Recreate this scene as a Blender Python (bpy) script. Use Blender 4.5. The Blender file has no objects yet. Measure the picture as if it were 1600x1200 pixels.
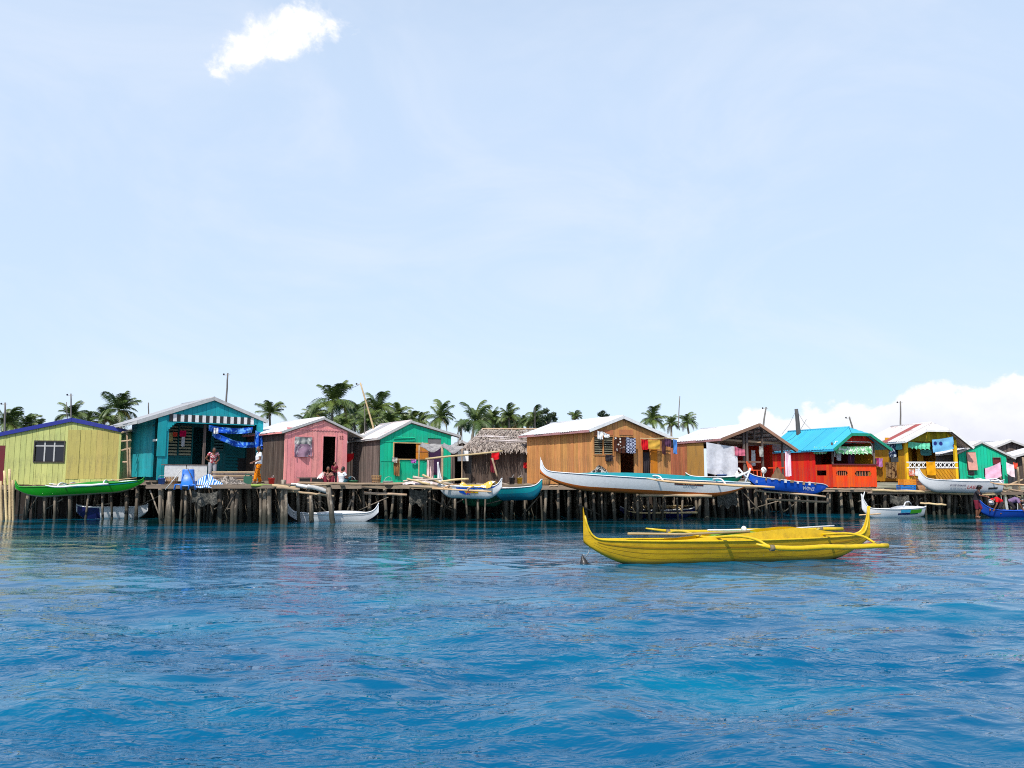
import bpy, math, random
import numpy as np
from mathutils import Vector, Matrix
random.seed(11); R = random.random
def rr(a, b): return a + (b - a) * random.random()
SC = bpy.context.scene
COL = SC.collection
# ------------------------------------------------------------------ camera
FPX = 1256.0; CAMZ = 2.0; PIT = math.atan(144 / 1256.0)
cam = bpy.data.cameras.new('camera'); camo = bpy.data.objects.new('camera', cam); COL.objects.link(camo)
cam.sensor_width = 36; cam.lens = 36 * FPX / 1600; cam.clip_end = 20000; cam.clip_start = 0.1
camo.location = (0, 0, CAMZ); camo.rotation_euler = (math.pi / 2 + PIT, 0, 0)
SC.camera = camo
# ------------------------------------------------------------------ sun, sky, exposure
SUN_EL = math.radians(50); SX, SY = -0.36, -0.93
SUN_ROT = math.atan2(SX, SY)
sl = bpy.data.lights.new('sun', 'SUN'); sl.energy = 4.4; sl.angle = math.radians(0.5); sl.color = (1, .955, .88)
so = bpy.data.objects.new('sun', sl); COL.objects.link(so)
hn = math.hypot(SX, SY)
sdir = Vector((SX / hn * math.cos(SUN_EL), SY / hn * math.cos(SUN_EL), math.sin(SUN_EL)))
so.rotation_euler = (-sdir).to_track_quat('-Z', 'Y').to_euler(); so.location = sdir * 60
SC.view_settings.view_transform = 'Standard'; SC.view_settings.look = 'None'
SC.view_settings.exposure = 0.10; SC.view_settings.gamma = 1.0
SC.render.engine = 'CYCLES'
SC.cycles.use_denoising = False; SC.cycles.pixel_filter_type = 'BLACKMAN_HARRIS'; SC.cycles.filter_width = 1.05
SC.cycles.max_bounces = 6; SC.cycles.diffuse_bounces = 3; SC.cycles.glossy_bounces = 3; SC.cycles.transparent_max_bounces = 8

class NT:
    "small node-tree helper"
    def __init__(s, tree): s.t = tree; s.n = tree.nodes; s.l = tree.links
    def new(s, typ, **kw):
        n = s.n.new(typ)
        for k, v in kw.items(): setattr(n, k, v)
        return n
    def set(s, sock, v):
        if isinstance(v, bpy.types.NodeSocket): s.l.new(v, sock)
        elif v is not None: sock.default_value = v
    def math(s, op, a, b=None, c=None, clamp=False):
        n = s.new('ShaderNodeMath', operation=op); n.use_clamp = clamp
        for i, v in enumerate((a, b, c)):
            if v is not None: s.set(n.inputs[i], v)
        return n.outputs[0]
    def mix(s, f, a, b, blend='MIX'):
        n = s.new('ShaderNodeMix', data_type='RGBA', blend_type=blend)
        s.set(n.inputs[0], f); s.set(n.inputs[6], c4(a)); s.set(n.inputs[7], c4(b)); return n.outputs[2]
    def ramp(s, f, a, b, lo=0., hi=1., smooth=True):
        n = s.new('ShaderNodeMapRange'); n.interpolation_type = 'SMOOTHSTEP' if smooth else 'LINEAR'
        s.set(n.inputs[0], f); s.set(n.inputs[1], a); s.set(n.inputs[2], b); s.set(n.inputs[3], lo); s.set(n.inputs[4], hi); return n.outputs[0]
    def noise(s, vec, scale, detail=3, rough=.55, dist=0., mode='3D'):
        n = s.new('ShaderNodeTexNoise'); 
        if vec is not None: s.set(n.inputs['Vector'], vec)
        s.set(n.inputs['Scale'], scale); s.set(n.inputs['Detail'], detail); s.set(n.inputs['Roughness'], rough); s.set(n.inputs['Distortion'], dist)
        return n.outputs[0]
    def mapv(s, vec, scale=(1, 1, 1), loc=(0, 0, 0), rot=(0, 0, 0)):
        n = s.new('ShaderNodeMapping'); s.set(n.inputs[0], vec); s.set(n.inputs[1], loc); s.set(n.inputs[2], rot); s.set(n.inputs[3], scale); return n.outputs[0]
    def vadd(s, a, b):
        n = s.new('ShaderNodeVectorMath', operation='ADD'); s.set(n.inputs[0], a); s.set(n.inputs[1], b); return n.outputs[0]
def c4(c):
    if isinstance(c, (tuple, list)) and len(c) == 3: return (c[0], c[1], c[2], 1)
    return c
def srgb(r, g, b):
    f = lambda v: (v / 255) / 12.92 if v <= 10 else ((v / 255 + .055) / 1.055) ** 2.4
    return (f(r), f(g), f(b))

world = bpy.data.worlds.new('World'); SC.world = world; world.use_nodes = True
w = NT(world.node_tree); w.n.clear()
wo = w.new('ShaderNodeOutputWorld'); bg = w.new('ShaderNodeBackground'); w.l.new(bg.outputs[0], wo.inputs[0])
sky = w.new('ShaderNodeTexSky', sky_type='NISHITA'); sky.sun_disc = False
sky.sun_elevation = SUN_EL; sky.sun_rotation = SUN_ROT
sky.altitude = 0; sky.air_density = 1.0; sky.dust_density = 0.25; sky.ozone_density = 2.6
STR = 0.15
gen = w.new('ShaderNodeTexCoord').outputs['Generated']
sep = w.new('ShaderNodeSeparateXYZ'); w.l.new(gen, sep.inputs[0])
dx, dy, dz = sep.outputs
az = w.math('MULTIPLY', w.math('ARCTAN2', dx, dy), 57.2958)
el = w.math('MULTIPLY', w.math('ARCSINE', dz), 57.2958)
# cumulus bank low over the sea on the right
nv = w.mapv(gen, (1, 1, 1.25))
n1 = w.noise(nv, 15, 6, .60, .1); n2 = w.noise(nv, 3.2, 2, .5)
H = w.math('ADD', w.ramp(az, 12.5, 16.5, -4.0, 4.5), w.ramp(az, 23, 28, 0, 1.0))
H = w.math('ADD', H, w.math('MULTIPLY', w.math('SUBTRACT', n1, .5), 6.0))
H = w.math('ADD', H, w.math('MULTIPLY', w.math('SUBTRACT', n2, .5), 2.6))
H = w.math('SUBTRACT', H, w.ramp(az, 70, 120, 0, 9))
bank = w.math('MULTIPLY', w.ramp(w.math('SUBTRACT', H, el), -.1, .5), w.ramp(el, -1.0, .5))
bank = w.math('MULTIPLY', bank, .86)
# lone small cumulus high on the left
ca = w.math('SUBTRACT', az, -16.2); ce = w.math('SUBTRACT', el, 29.0)
cr, sr = math.cos(math.radians(30)), math.sin(math.radians(30))
ca2 = w.math('MULTIPLY', ca, .87)
la = w.math('ADD', w.math('MULTIPLY', ca2, cr), w.math('MULTIPLY', ce, sr))
lb = w.math('SUBTRACT', w.math('MULTIPLY', ce, cr), w.math('MULTIPLY', ca2, sr))
d2 = w.math('ADD', w.math('POWER', w.math('ABSOLUTE', w.math('DIVIDE', la, 6.0)), 2.0), w.math('POWER', w.math('ABSOLUTE', w.math('DIVIDE', lb, 2.1)), 2.0))
n3 = w.noise(gen, 26, 6, .6, .3)
n4 = w.noise(gen, 11, 2, .5)
dd = w.math('ADD', w.math('SUBTRACT', .62, d2), w.math('ADD', w.math('MULTIPLY', w.math('SUBTRACT', n3, .5), 2.6), w.math('MULTIPLY', w.math('SUBTRACT', n4, .5), 1.8)))
puff = w.math('MULTIPLY', w.ramp(dd, -.12, .62), w.ramp(d2, 1.0, 2.3, 1, 0))
cl = w.math('MAXIMUM', bank, puff)
shade = w.noise(nv, 7, 5, .6)
ccol = w.mix(w.ramp(w.math('SUBTRACT', H, el), .3, 4.0), (1.0, .99, 1.0), (.78, .78, .88))
ccol = w.mix(w.ramp(shade, .42, .68, 0, .5), ccol, (.97, .95, .98))
ccol = w.mix(puff, ccol, (1.15, 1.13, 1.12))
sk = w.new('ShaderNodeVectorMath', operation='SCALE'); w.l.new(sky.outputs[0], sk.inputs[0]); sk.inputs[3].default_value = STR
# thin high haze pales the lower sky all round and thins towards the zenith
skyc = w.mix(w.ramp(el, 25, 62, .80, .08), sk.outputs[0], (.66, .81, 1.02))
veil = w.ramp(w.noise(w.mapv(gen, (1, 1, 2.2)), 2.6, 5, .62, .8), .40, .72, 0, .30)
skyc = w.mix(veil, skyc, (.84, .88, .98))
fin = w.mix(cl, skyc, ccol)
w.l.new(fin, bg.inputs[0]); bg.inputs[1].default_value = 1.0

# ------------------------------------------------------------------ pixel helpers (1600x1200 photo coordinates -> metres)
def ray(px, py):
    u = (px - 800) / FPX; v = (600 - py) / FPX
    return Vector((u, math.cos(PIT) - v * math.sin(PIT), math.sin(PIT) + v * math.cos(PIT)))
def at(px, py, Y):
    d = ray(px, py); t = Y / d.y
    return Vector((d.x * t, Y, CAMZ + d.z * t))
class Fr:
    "a house frame: local x along the front, local y into the house, z up"
    def __init__(s, px, py, Y, deg):
        p = at(px, py, Y); s.o = Vector((p.x, p.y)); s.th = math.radians(deg)
        s.ux = Vector((math.cos(s.th), math.sin(s.th))); s.uy = Vector((-math.sin(s.th), math.cos(s.th)))
    def uz(s, px, py, d=0.):
        r = ray(px, py); rx = Vector((r.x, r.y)); o = s.o + s.uy * d
        t = o.dot(s.uy) / rx.dot(s.uy); p = rx * t
        return (p - o).dot(s.ux), CAMZ + r.z * t
    def dz(s, px, py, u=0.):
        r = ray(px, py); rx = Vector((r.x, r.y)); o = s.o + s.ux * u
        t = o.dot(s.ux) / rx.dot(s.ux); p = rx * t
        return (p - o).dot(s.uy), CAMZ + r.z * t
    def u(s, px, py=700, d=0.): return s.uz(px, py, d)[0]
    def z(s, px, py, d=0.): return s.uz(px, py, d)[1]
    def w(s, u, d, z):
        p = s.o + s.ux * u + s.uy * d; return Vector((p.x, p.y, z))
    def rect(s, x0, x1, y0, y1, d=0.):
        u0, za = s.uz(x0, (y0 + y1) / 2, d); u1, _ = s.uz(x1, (y0 + y1) / 2, d)
        xm = (x0 + x1) / 2
        return (u0, u1, s.z(xm, y1, d), s.z(xm, y0, d))
    def srect(s, x0, x1, y0, y1, u=0.):
        d0, _ = s.dz(x1, (y0 + y1) / 2, u); d1, _ = s.dz(x0, (y0 + y1) / 2, u)
        xm = (x0 + x1) / 2
        return (d0, d1, s.dz(xm, y1, u)[1], s.dz(xm, y0, u)[1])

# ------------------------------------------------------------------ materials
MATS = {}
def newmat(name):
    m = bpy.data.materials.new(name); m.use_nodes = True
    t = NT(m.node_tree); b = m.node_tree.nodes['Principled BSDF']
    return m, t, b
def inp(b, k, v, t=None):
    if t is not None and isinstance(v, bpy.types.NodeSocket): t.l.new(v, b.inputs[k])
    else: b.inputs[k].default_value = c4(v) if k in ('Base Color',) else v
def bump(t, b, h, strength=.4, dist=.01):
    n = t.new('ShaderNodeBump'); n.inputs['Strength'].default_value = strength; n.inputs['Distance'].default_value = dist
    t.l.new(h, n.inputs['Height']); t.l.new(n.outputs[0], b.inputs['Normal'])
def objrand(t):
    return t.new('ShaderNodeObjectInfo').outputs['Random']
def objvec(t):
    "object coordinates shifted per object so repeats differ"
    o = t.new('ShaderNodeTexCoord').outputs['Object']; r = objrand(t)
    cx = t.new('ShaderNodeCombineXYZ'); 
    for i, k in enumerate((37., 11., 23.)): t.l.new(t.math('MULTIPLY', r, k), cx.inputs[i])
    return t.vadd(o, cx.outputs[0])
def m_wood(name, col, under=None, wear=.15, var=.25, grain=.35, rough=.75, axis='z'):
    "painted or bare boards: per-board tone, streaks along the board, worn patches"
    if name in MATS: return MATS[name]
    m, t, b = newmat(name); v = objvec(t); r = objrand(t)
    sc = {'z': (22, 22, 1.2), 'x': (1.2, 22, 22), 'y': (22, 1.2, 22)}[axis]
    g = t.noise(t.mapv(v, sc), 1.0, 4, .6)
    bl = t.noise(v, 2.2, 4, .6)
    k = t.math('ADD', t.ramp(r, 0, 1, 1 - var, 1 + var, False), t.math('MULTIPLY', t.math('SUBTRACT', g, .5), grain * 2.2))
    k = t.math('ADD', k, t.math('MULTIPLY', t.math('SUBTRACT', bl, .5), grain * 1.2))
    hsv = t.new('ShaderNodeHueSaturation'); t.set(hsv.inputs['Value'], k); hsv.inputs['Color'].default_value = c4(col)
    t.set(hsv.inputs['Hue'], t.ramp(t.math('FRACT', t.math('MULTIPLY', r, 7.3)), 0, 1, .493, .507, False))
    u = under or (.16, .12, .09)
    wm = t.noise(t.mapv(v, tuple(q * .35 for q in sc)), 1.7, 5, .7)
    f = t.ramp(wm, .74 - wear, .80 - wear * .6)
    out = t.mix(t.math('MULTIPLY', f, .75), hsv.outputs[0], u)
    st = t.noise(t.mapv(t.new('ShaderNodeTexCoord').outputs['Object'], tuple(q * .12 if q > 2 else q * .9 for q in sc)), 1.0, 5, .7); st2 = t.noise(v, 17, 3, .7)
    out = t.mix(t.math('MULTIPLY', t.ramp(t.math('ADD', st, t.math('MULTIPLY', st2, .35)), .66, .86), .55), out, tuple(.45 * c + .04 for c in col))
    out = t.mix(t.math('MULTIPLY', t.ramp(st2, .62, .74), .30), out, tuple(min(.8, c * 1.25 + .10) for c in col))
    inp(b, 'Base Color', out, t); inp(b, 'Roughness', rough); b.inputs['Specular IOR Level'].default_value = .3
    bump(t, b, g, .5, .006)
    MATS[name] = m; return m
def m_paint(name, col, rough=.45, dirt=.2, dirtcol=(.12, .10, .07), var=.06, streak=False):
    if name in MATS: return MATS[name]
    m, t, b = newmat(name); v = objvec(t)
    n = t.noise(t.mapv(v, (1, 1, 1) if not streak else (3, 3, .5)), 2.6, 5, .65); n2 = t.noise(v, 9, 4, .6)
    base = t.mix(t.ramp(n2, .3, .75, 0, 1), tuple(min(1, c * (1 + var * 2)) for c in col), tuple(c * (1 - var * 2) for c in col))
    f = t.math('MULTIPLY', t.ramp(n, .52, .78), dirt)
    inp(b, 'Base Color', t.mix(f, base, dirtcol), t)
    inp(b, 'Roughness', t.ramp(n2, .3, .8, rough - .1, rough + .2), t)
    bump(t, b, n2, .15, .01)
    MATS[name] = m; return m
def m_tin(name, col, rust=.2, rough=.42, metal=0., rustcol=(.24, .10, .06)):
    if name in MATS: return MATS[name]
    m, t, b = newmat(name); v = objvec(t); r = objrand(t)
    n = t.noise(v, 1.3, 5, .65); n2 = t.noise(v, 14, 3, .6)
    k = t.math('ADD', t.ramp(r, 0, 1, .86, 1.06, False), t.math('MULTIPLY', t.math('SUBTRACT', n2, .5), .25))
    hsv = t.new('ShaderNodeHueSaturation'); t.set(hsv.inputs['Value'], k); hsv.inputs['Color'].default_value = c4(col)
    f = t.math('MULTIPLY', t.ramp(n, .62 - rust * .25, .8 - rust * .2), min(1, rust * 2.2))
    inp(b, 'Base Color', t.mix(f, hsv.outputs[0], rustcol), t)
    inp(b, 'Roughness', rough); inp(b, 'Metallic', metal)
    MATS[name] = m; return m
def m_cloth(name, col, col2=None, pattern=None, scale=8., rough=.85):
    if name in MATS: return MATS[name]
    m, t, b = newmat(name); v = t.new('ShaderNodeTexCoord').outputs['Object']
    n = t.noise(v, 5, 3, .6)
    out = t.mix(t.ramp(n, .3, .7), tuple(c * 1.08 for c in col), tuple(c * .86 for c in col))
    if pattern:
        if pattern == 'dots':
            x = t.new('ShaderNodeTexVoronoi'); x.inputs['Scale'].default_value = scale; t.l.new(v, x.inputs['Vector'])
            f = t.ramp(x.outputs['Distance'], .34, .26)
        elif pattern == 'batik':
            x = t.noise(v, scale, 2, .7, 1.2); f = t.ramp(x, .5, .56)
        elif pattern == 'check':
            x = t.new('ShaderNodeTexChecker'); x.inputs['Scale'].default_value = scale; t.l.new(v, x.inputs['Vector']); f = x.outputs['Fac']
        else:
            x = t.new('ShaderNodeTexWave'); x.inputs['Scale'].default_value = scale; x.inputs['Distortion'].default_value = .6
            t.l.new(v, x.inputs['Vector']); f = t.ramp(x.outputs['Fac'], .45, .55)
        out = t.mix(f, out, col2)
    inp(b, 'Base Color', out, t); inp(b, 'Roughness', rough); b.inputs['Specular IOR Level'].default_value = .15
    MATS[name] = m; return m
def m_post():
    if 'post' in MATS: return MATS['post']
    m, t, b = newmat('weathered_post_wood'); v = objvec(t); r = objrand(t)
    g = t.noise(t.mapv(v, (26, 26, 1.6)), 1, 4, .65); bl = t.noise(v, 5, 4, .6)
    c = t.mix(t.ramp(r, 0, 1, 0, 1, False), (.10, .075, .055), (.36, .285, .21))
    c = t.mix(t.ramp(g, .35, .7, 0, .8), c, (.03, .022, .018))
    c = t.mix(t.ramp(bl, .54, .66, 0, .7), c, (.40, .34, .27))
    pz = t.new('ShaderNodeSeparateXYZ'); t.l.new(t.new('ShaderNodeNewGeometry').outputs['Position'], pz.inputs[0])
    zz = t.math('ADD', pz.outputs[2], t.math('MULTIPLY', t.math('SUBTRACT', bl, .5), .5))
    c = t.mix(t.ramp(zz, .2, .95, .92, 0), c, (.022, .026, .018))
    inp(b, 'Base Color', c, t); inp(b, 'Roughness', .8); bump(t, b, g, .6, .02)
    MATS['post'] = m; return m

# ------------------------------------------------------------------ mesh helpers
class MB:
    def __init__(s): s.v = []; s.f = []; s.sm = []
    def quad(s, a, b, c, d, smooth=False):
        i = len(s.v); s.v += [tuple(a), tuple(b), tuple(c), tuple(d)]; s.f.append((i, i + 1, i + 2, i + 3)); s.sm.append(smooth); return s
    def tri(s, a, b, c, smooth=False):
        i = len(s.v); s.v += [tuple(a), tuple(b), tuple(c)]; s.f.append((i, i + 1, i + 2)); s.sm.append(smooth); return s
    def hexa(s, p):
        i = len(s.v); s.v += [tuple(q) for q in p]
        for f in ((0, 3, 2, 1), (4, 5, 6, 7), (0, 1, 5, 4), (1, 2, 6, 5), (2, 3, 7, 6), (3, 0, 4, 7)):
            s.f.append(tuple(i + k for k in f)); s.sm.append(False)
        return s
    def box(s, x0, x1, y0, y1, z0, z1):
        return s.hexa([(x0, y0, z0), (x1, y0, z0), (x1, y1, z0), (x0, y1, z0), (x0, y0, z1), (x1, y0, z1), (x1, y1, z1), (x0, y1, z1)])
    def bar(s, a, b, wd, ht, up=(0, 0, 1)):
        a = Vector(a); b = Vector(b); t = (b - a).normalized(); up = Vector(up)
        sd = t.cross(up)
        if sd.length < 1e-4: sd = t.cross(Vector((1, 0, 0)))
        sd.normalize(); u = sd.cross(t).normalized(); sd = sd * wd / 2; u = u * ht / 2
        return s.hexa([a - sd - u, a + sd - u, b + sd - u, b - sd - u, a - sd + u, a + sd + u, b + sd + u, b - sd + u])
    def tube(s, pts, rad, n=8, cap=True):
        pts = [Vector(p) for p in pts]; m = len(pts)
        if not isinstance(rad, (list, tuple)): rad = [rad] * m
        base = len(s.v); ref = None
        for i, p in enumerate(pts):
            t = (pts[min(i + 1, m - 1)] - pts[max(i - 1, 0)]).normalized()
            if ref is None:
                ref = t.cross(Vector((0, 0, 1)))
                if ref.length < .05: ref = t.cross(Vector((1, 0, 0)))
            ref = (ref - t * ref.dot(t)).normalized(); bn = t.cross(ref)
            for k in range(n):
                a = 2 * math.pi * k / n
                s.v.append(tuple(p + (ref * math.cos(a) + bn * math.sin(a)) * rad[i]))
        for i in range(m - 1):
            for k in range(n):
                k2 = (k + 1) % n
                s.f.append((base + i * n + k, base + i * n + k2, base + (i + 1) * n + k2, base + (i + 1) * n + k)); s.sm.append(True)
        if cap:
            s.f.append(tuple(base + k for k in range(n))[::-1]); s.sm.append(False)
            s.f.append(tuple(base + (m - 1) * n + k for k in range(n))); s.sm.append(False)
        return s
    def ball(s, c, r, nu=12, nv=8, mat=None):
        c = Vector(c); rx, ry, rz = r if isinstance(r, (tuple, list)) else (r, r, r)
        base = len(s.v)
        for j in range(nv + 1):
            ph = math.pi * j / nv
            for i in range(nu):
                a = 2 * math.pi * i / nu
                q = Vector((rx * math.sin(ph) * math.cos(a), ry * math.sin(ph) * math.sin(a), rz * math.cos(ph)))
                if mat is not None: q = mat @ q
                s.v.append(tuple(c + q))
        for j in range(nv):
            for i in range(nu):
                i2 = (i + 1) % nu
                s.f.append((base + j * nu + i, base + (j + 1) * nu + i, base + (j + 1) * nu + i2, base + j * nu + i2)); s.sm.append(True)
        return s
    def grid(s, rows, smooth=True, close=False):
        base = len(s.v); n = len(rows[0])
        for r_ in rows: s.v += [tuple(p) for p in r_]
        for j in range(len(rows) - 1):
            for i in range(n if close else n - 1):
                i2 = (i + 1) % n
                s.f.append((base + j * n + i, base + j * n + i2, base + (j + 1) * n + i2, base + (j + 1) * n + i)); s.sm.append(smooth)
        return s
    def mesh(s, name, mat):
        me = bpy.data.meshes.new(name); me.from_pydata(s.v, [], s.f)
        me.polygons.foreach_set('use_smooth', s.sm); me.materials.append(mat); me.update(); return me
    def build(s, name, mat, parent=None):
        return link(name, s.mesh(name, mat), parent)
def link(name, data, parent=None, loc=None, rot=None, scale=None):
    o = bpy.data.objects.new(name, data); COL.objects.link(o)
    if parent is not None: o.parent = parent
    if loc is not None: o.location = loc
    if rot is not None: o.rotation_euler = rot
    if scale is not None: o.scale = scale
    return o
def tag(o, label, cat, group=None):
    o['label'] = label; o['category'] = cat
    if group: o['group'] = group
    return o
def thing(name, label, cat, loc=(0, 0, 0), rz=0., group=None):
    return tag(link(name, None, None, loc, (0, 0, rz)), label, cat, group)
def house(fr, name, label, cat='house', group=None):
    return thing(name, label, cat, (fr.o.x, fr.o.y, 0), fr.th, group)

# ------------------------------------------------------------------ building kit
def plank_wall(parent, mat, a0, a1, zb, ztop, pitch, openings=(), plane='x', off=0., t=.028, gap=.009, name='plank', jit=.006, brk=()):
    "upright boards from a0 to a1; openings are (a0,a1,z0,z1); ztop is a function of a or a number"
    zt = ztop if callable(ztop) else (lambda a: ztop)
    n = max(1, round((a1 - a0) / pitch)); cuts = [a0 + (a1 - a0) * i / n for i in range(n + 1)]
    extra = []
    for o in openings: extra += [o[0], o[1]]
    extra += list(brk)
    for e in extra:
        if a0 + .01 < e < a1 - .01:
            cuts = [c for c in cuts if abs(c - e) > pitch * .3 or c in (a0, a1)] + [e]
    cuts = sorted(set(cuts)); out = []
    for p, q in zip(cuts[:-1], cuts[1:]):
        mid = (p + q) / 2; ints = [(zb + rr(-.02, .015), None)]
        for o in sorted(openings, key=lambda o: o[2]):
            if o[0] - 1e-4 < mid < o[1] + 1e-4:
                lo, hi = ints.pop(); 
                if o[2] > lo + .03: ints.append((lo, o[2]))
                ints.append((o[3], None))
        for lo, hi in ints:
            za = zt(p) if hi is None else hi; zc = zt(q) if hi is None else hi
            if max(za, zc) - lo < .03: continue
            za = max(za, lo + .01); zc = max(zc, lo + .01)
            g = gap / 2; j = rr(-jit, jit); y0 = off - t + j; y1 = off + j
            if plane == 'x':
                P = [(p + g, y0, lo), (q - g, y0, lo), (q - g, y1, lo), (p + g, y1, lo), (p + g, y0, za), (q - g, y0, zc), (q - g, y1, zc), (p + g, y1, za)]
            else:
                P = [(y0, q - g, lo), (y0, p + g, lo), (y1, p + g, lo), (y1, q - g, lo), (y0, q - g, zc), (y0, p + g, za), (y1, p + g, za), (y1, q - g, zc)]
            c = Vector((0, 0, 0))
            for v_ in P: c += Vector(v_)
            c /= 8
            mb = MB(); mb.hexa([Vector(v_) - c for v_ in P]); o = mb.build(name, mat, parent); o.location = c; out.append(o)
    return out
def gable(W, ru, zL, zr, zR):
    return lambda u: zL + (zr - zL) * u / ru if u < ru else zr + (zR - zr) * (u - ru) / (W - ru)
def roof(parent, W, D, ru, zL, zr, zR, mat, fasc, ovf=.35, ovb=.3, ovL=.3, ovR=.3, pw=.8, clip=None, mats=None, fh=.13, ridge=None, period=.15, hipmat=None, eavefasc=True, eavemat=None):
    d0, d1 = -ovf, D + ovb
    n = max(1, round((d1 - d0) / pw)); ends = {}
    for side in (0, 1):
        us = 0 if side == 0 else W; zs = zL if side == 0 else zR; ov = ovL if side == 0 else ovR
        sl_ = (zr - zs) / abs(ru - us); ue = us - ov if side == 0 else us + ov; ze = zs - sl_ * ov
        fc = 1. if clip is None else (clip[0] - ze) / (zr - ze)
        ends[side] = (ue, ze, ue + (ru - ue) * fc, ze + (zr - ze) * fc)
        nrm = Vector((-(zr - ze), 0, ru - ue)).normalized() if side == 0 else Vector((zr - ze, 0, ue - ru)).normalized()
        for i in range(n):
            a = d0 + (d1 - d0) * i / n - (.05 if i else 0); b = d0 + (d1 - d0) * (i + 1) / n
            cols = max(6, int((b - a) / period * 6)); lo = []; hi = []; lift = .045 + (.008 if i % 2 else 0)
            for k in range(cols + 1):
                d = a + (b - a) * k / cols; am = .014 * math.sin(2 * math.pi * d / period)
                tp = 1. if clip is None else min(1., fc + (1 - fc) * max(0, d - d0) / clip[1])
                o_ = nrm * (am + lift)
                e2 = -.02 * ((i * 7) % 3)
                lo.append(Vector((ue + e2 * (1 if side == 0 else -1), d, ze + e2 * sl_)) + o_); hi.append(Vector((ue + (ru - ue) * tp, d, ze + (zr - ze) * tp)) + o_)
            mb = MB(); mb.grid([lo, hi] if side == 0 else [hi, lo])
            mm = mat if mats is None else mats[(i + side * 3) % len(mats)]
            mb.build('roof_sheet', mm, parent)
        # barge board along the front gable edge
        uc, zc = ends[side][2], ends[side][3]
        MB().bar((ue, d0 - .018, ze + .0), (uc, d0 - .018, zc + .0), .026, fh, (0, 0, 1)).build('barge_board', fasc, parent)
        if side == 0 and eavefasc:
            MB().bar((ue - .006, d0 + .01, ze - .01), (ue - .006, d1, ze - .01), .024, fh * .8).build('eave_board', eavemat or fasc, parent)
        # rafters seen under the overhang
        for k in range(4):
            d = d0 + .08 + (d1 - d0 - .2) * k / 3
            MB().bar((ue + (.05 if side == 0 else -.05), d, ze - .045), (ue + (ru - ue) * fc, d, ze + (zr - ze) * fc - .05), .05, .07).build('rafter', m_wood('raftw', (.20, .15, .11)), parent)
    if clip is not None:
        c0 = ends[0][2:]; c1 = ends[1][2:]; zc = clip[0]; cols = max(8, int(abs(c1[0] - c0[0]) / period * 6)); lo = []; hi = []
        for k in range(cols + 1):
            f = k / cols; u = c0[0] + (c1[0] - c0[0]) * f; q = min((u - c0[0]) / (ru - c0[0]), (c1[0] - u) / (c1[0] - ru)) if 0 < f < 1 else 0.
            am = .012 * math.sin(2 * math.pi * u / period) + .05
            lo.append((u, d0, zc + am)); hi.append((u, d0 + clip[1] * q, zc + (zr - zc) * q + am))
        MB().grid([lo, hi]).build('roof_hip', hipmat or mat, parent)
        MB().bar((c0[0], d0 - .02, zc), (c1[0], d0 - .02, zc), .028, fh).build('barge_board', fasc, parent)
    rs = d0 if clip is None else d0 + clip[1]
    MB().tube([(ru, rs, zr + .045), (ru, d1, zr + .045)], .06, 8).build('ridge_cap', ridge or mat, parent)
def shell(parent, W, D, zb, ru, zL, zr, zR, mat, dstart=0.):
    "floor, right wall and back wall"
    MB().box(.02, W - .02, dstart + .02, D - .02, zb - .10, zb - .02).build('floor', m_wood('floorw', (.16, .12, .09)), parent)
    plank_wall(parent, mat, dstart, D, zb, zR, .24, plane='y', off=W + .03)
    g = gable(W, ru, zL, zr, zR); b = MB()
    P = [(0, zb), (W, zb), (W, zR), (ru, zr), (0, zL)]
    i = len(b.v); b.v += [(x, D, z) for x, z in P] + [(x, D + .03, z) for x, z in P]
    b.f += [(0, 1, 2, 3, 4), (9, 8, 7, 6, 5)] + [(k, (k + 1) % 5 + 0, (k + 1) % 5 + 5, k + 5) for k in range(5)]; b.sm += [False] * 7
    b.build('back_wall', mat, parent)
def frame(parent, r, y, mat, wd=.05, th=.03, bars=(), hbars=(), name='window_frame'):
    "r=(u0,u1,z0,z1); frame bars round an opening, bars = fractions of uprights"
    u0, u1, z0, z1 = r; b = MB()
    b.box(u0 - wd, u1 + wd, y - th, y, z1, z1 + wd).box(u0 - wd, u1 + wd, y - th, y, z0 - wd, z0)
    b.box(u0 - wd, u0, y - th, y, z0, z1).box(u1, u1 + wd, y - th, y, z0, z1)
    for f in bars: u = u0 + (u1 - u0) * f; b.box(u - wd * .4, u + wd * .4, y - th * .8, y - .002, z0, z1)
    for f in hbars: z = z0 + (z1 - z0) * f; b.box(u0, u1, y - th * .7, y - .004, z - wd * .35, z + wd * .35)
    return b.build(name, mat, parent)
def jalousie(parent, r, y, mat, n=8, name='louvre'):
    u0, u1, z0, z1 = r; h = (z1 - z0) / n
    me = None
    for i in range(n):
        z = z0 + h * (i + .5)
        if me is None:
            mb = MB(); w_ = (u1 - u0) / 2 - .015
            mb.hexa([(-w_, -.03, -h * .36), (w_, -.03, -h * .36), (w_, -.018, -h * .36), (-w_, -.018, -h * .36), (-w_, .03, h * .24), (w_, .03, h * .24), (w_, .042, h * .24), (-w_, .042, h * .24)])
            me = mb.mesh(name, mat)
        link(name, me, parent, ((u0 + u1) / 2, y, z))
POSTM = []
def post_meshes():
    if not POSTM:
        for k in range(8):
            pts = []; rad = []; a = rr(-.035, .035); c = rr(-.035, .035); r0 = rr(.85, 1.15)
            for i in range(7):
                f = i / 6; pts.append((a * math.sin(f * 3.1 + k) + rr(-.01, .01), c * math.cos(f * 2.7 + k) + rr(-.01, .01), -1 + f)); rad.append((.085 - .018 * f) * r0 * rr(.92, 1.08))
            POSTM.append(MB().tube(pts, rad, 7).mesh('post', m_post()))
    return POSTM
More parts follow.
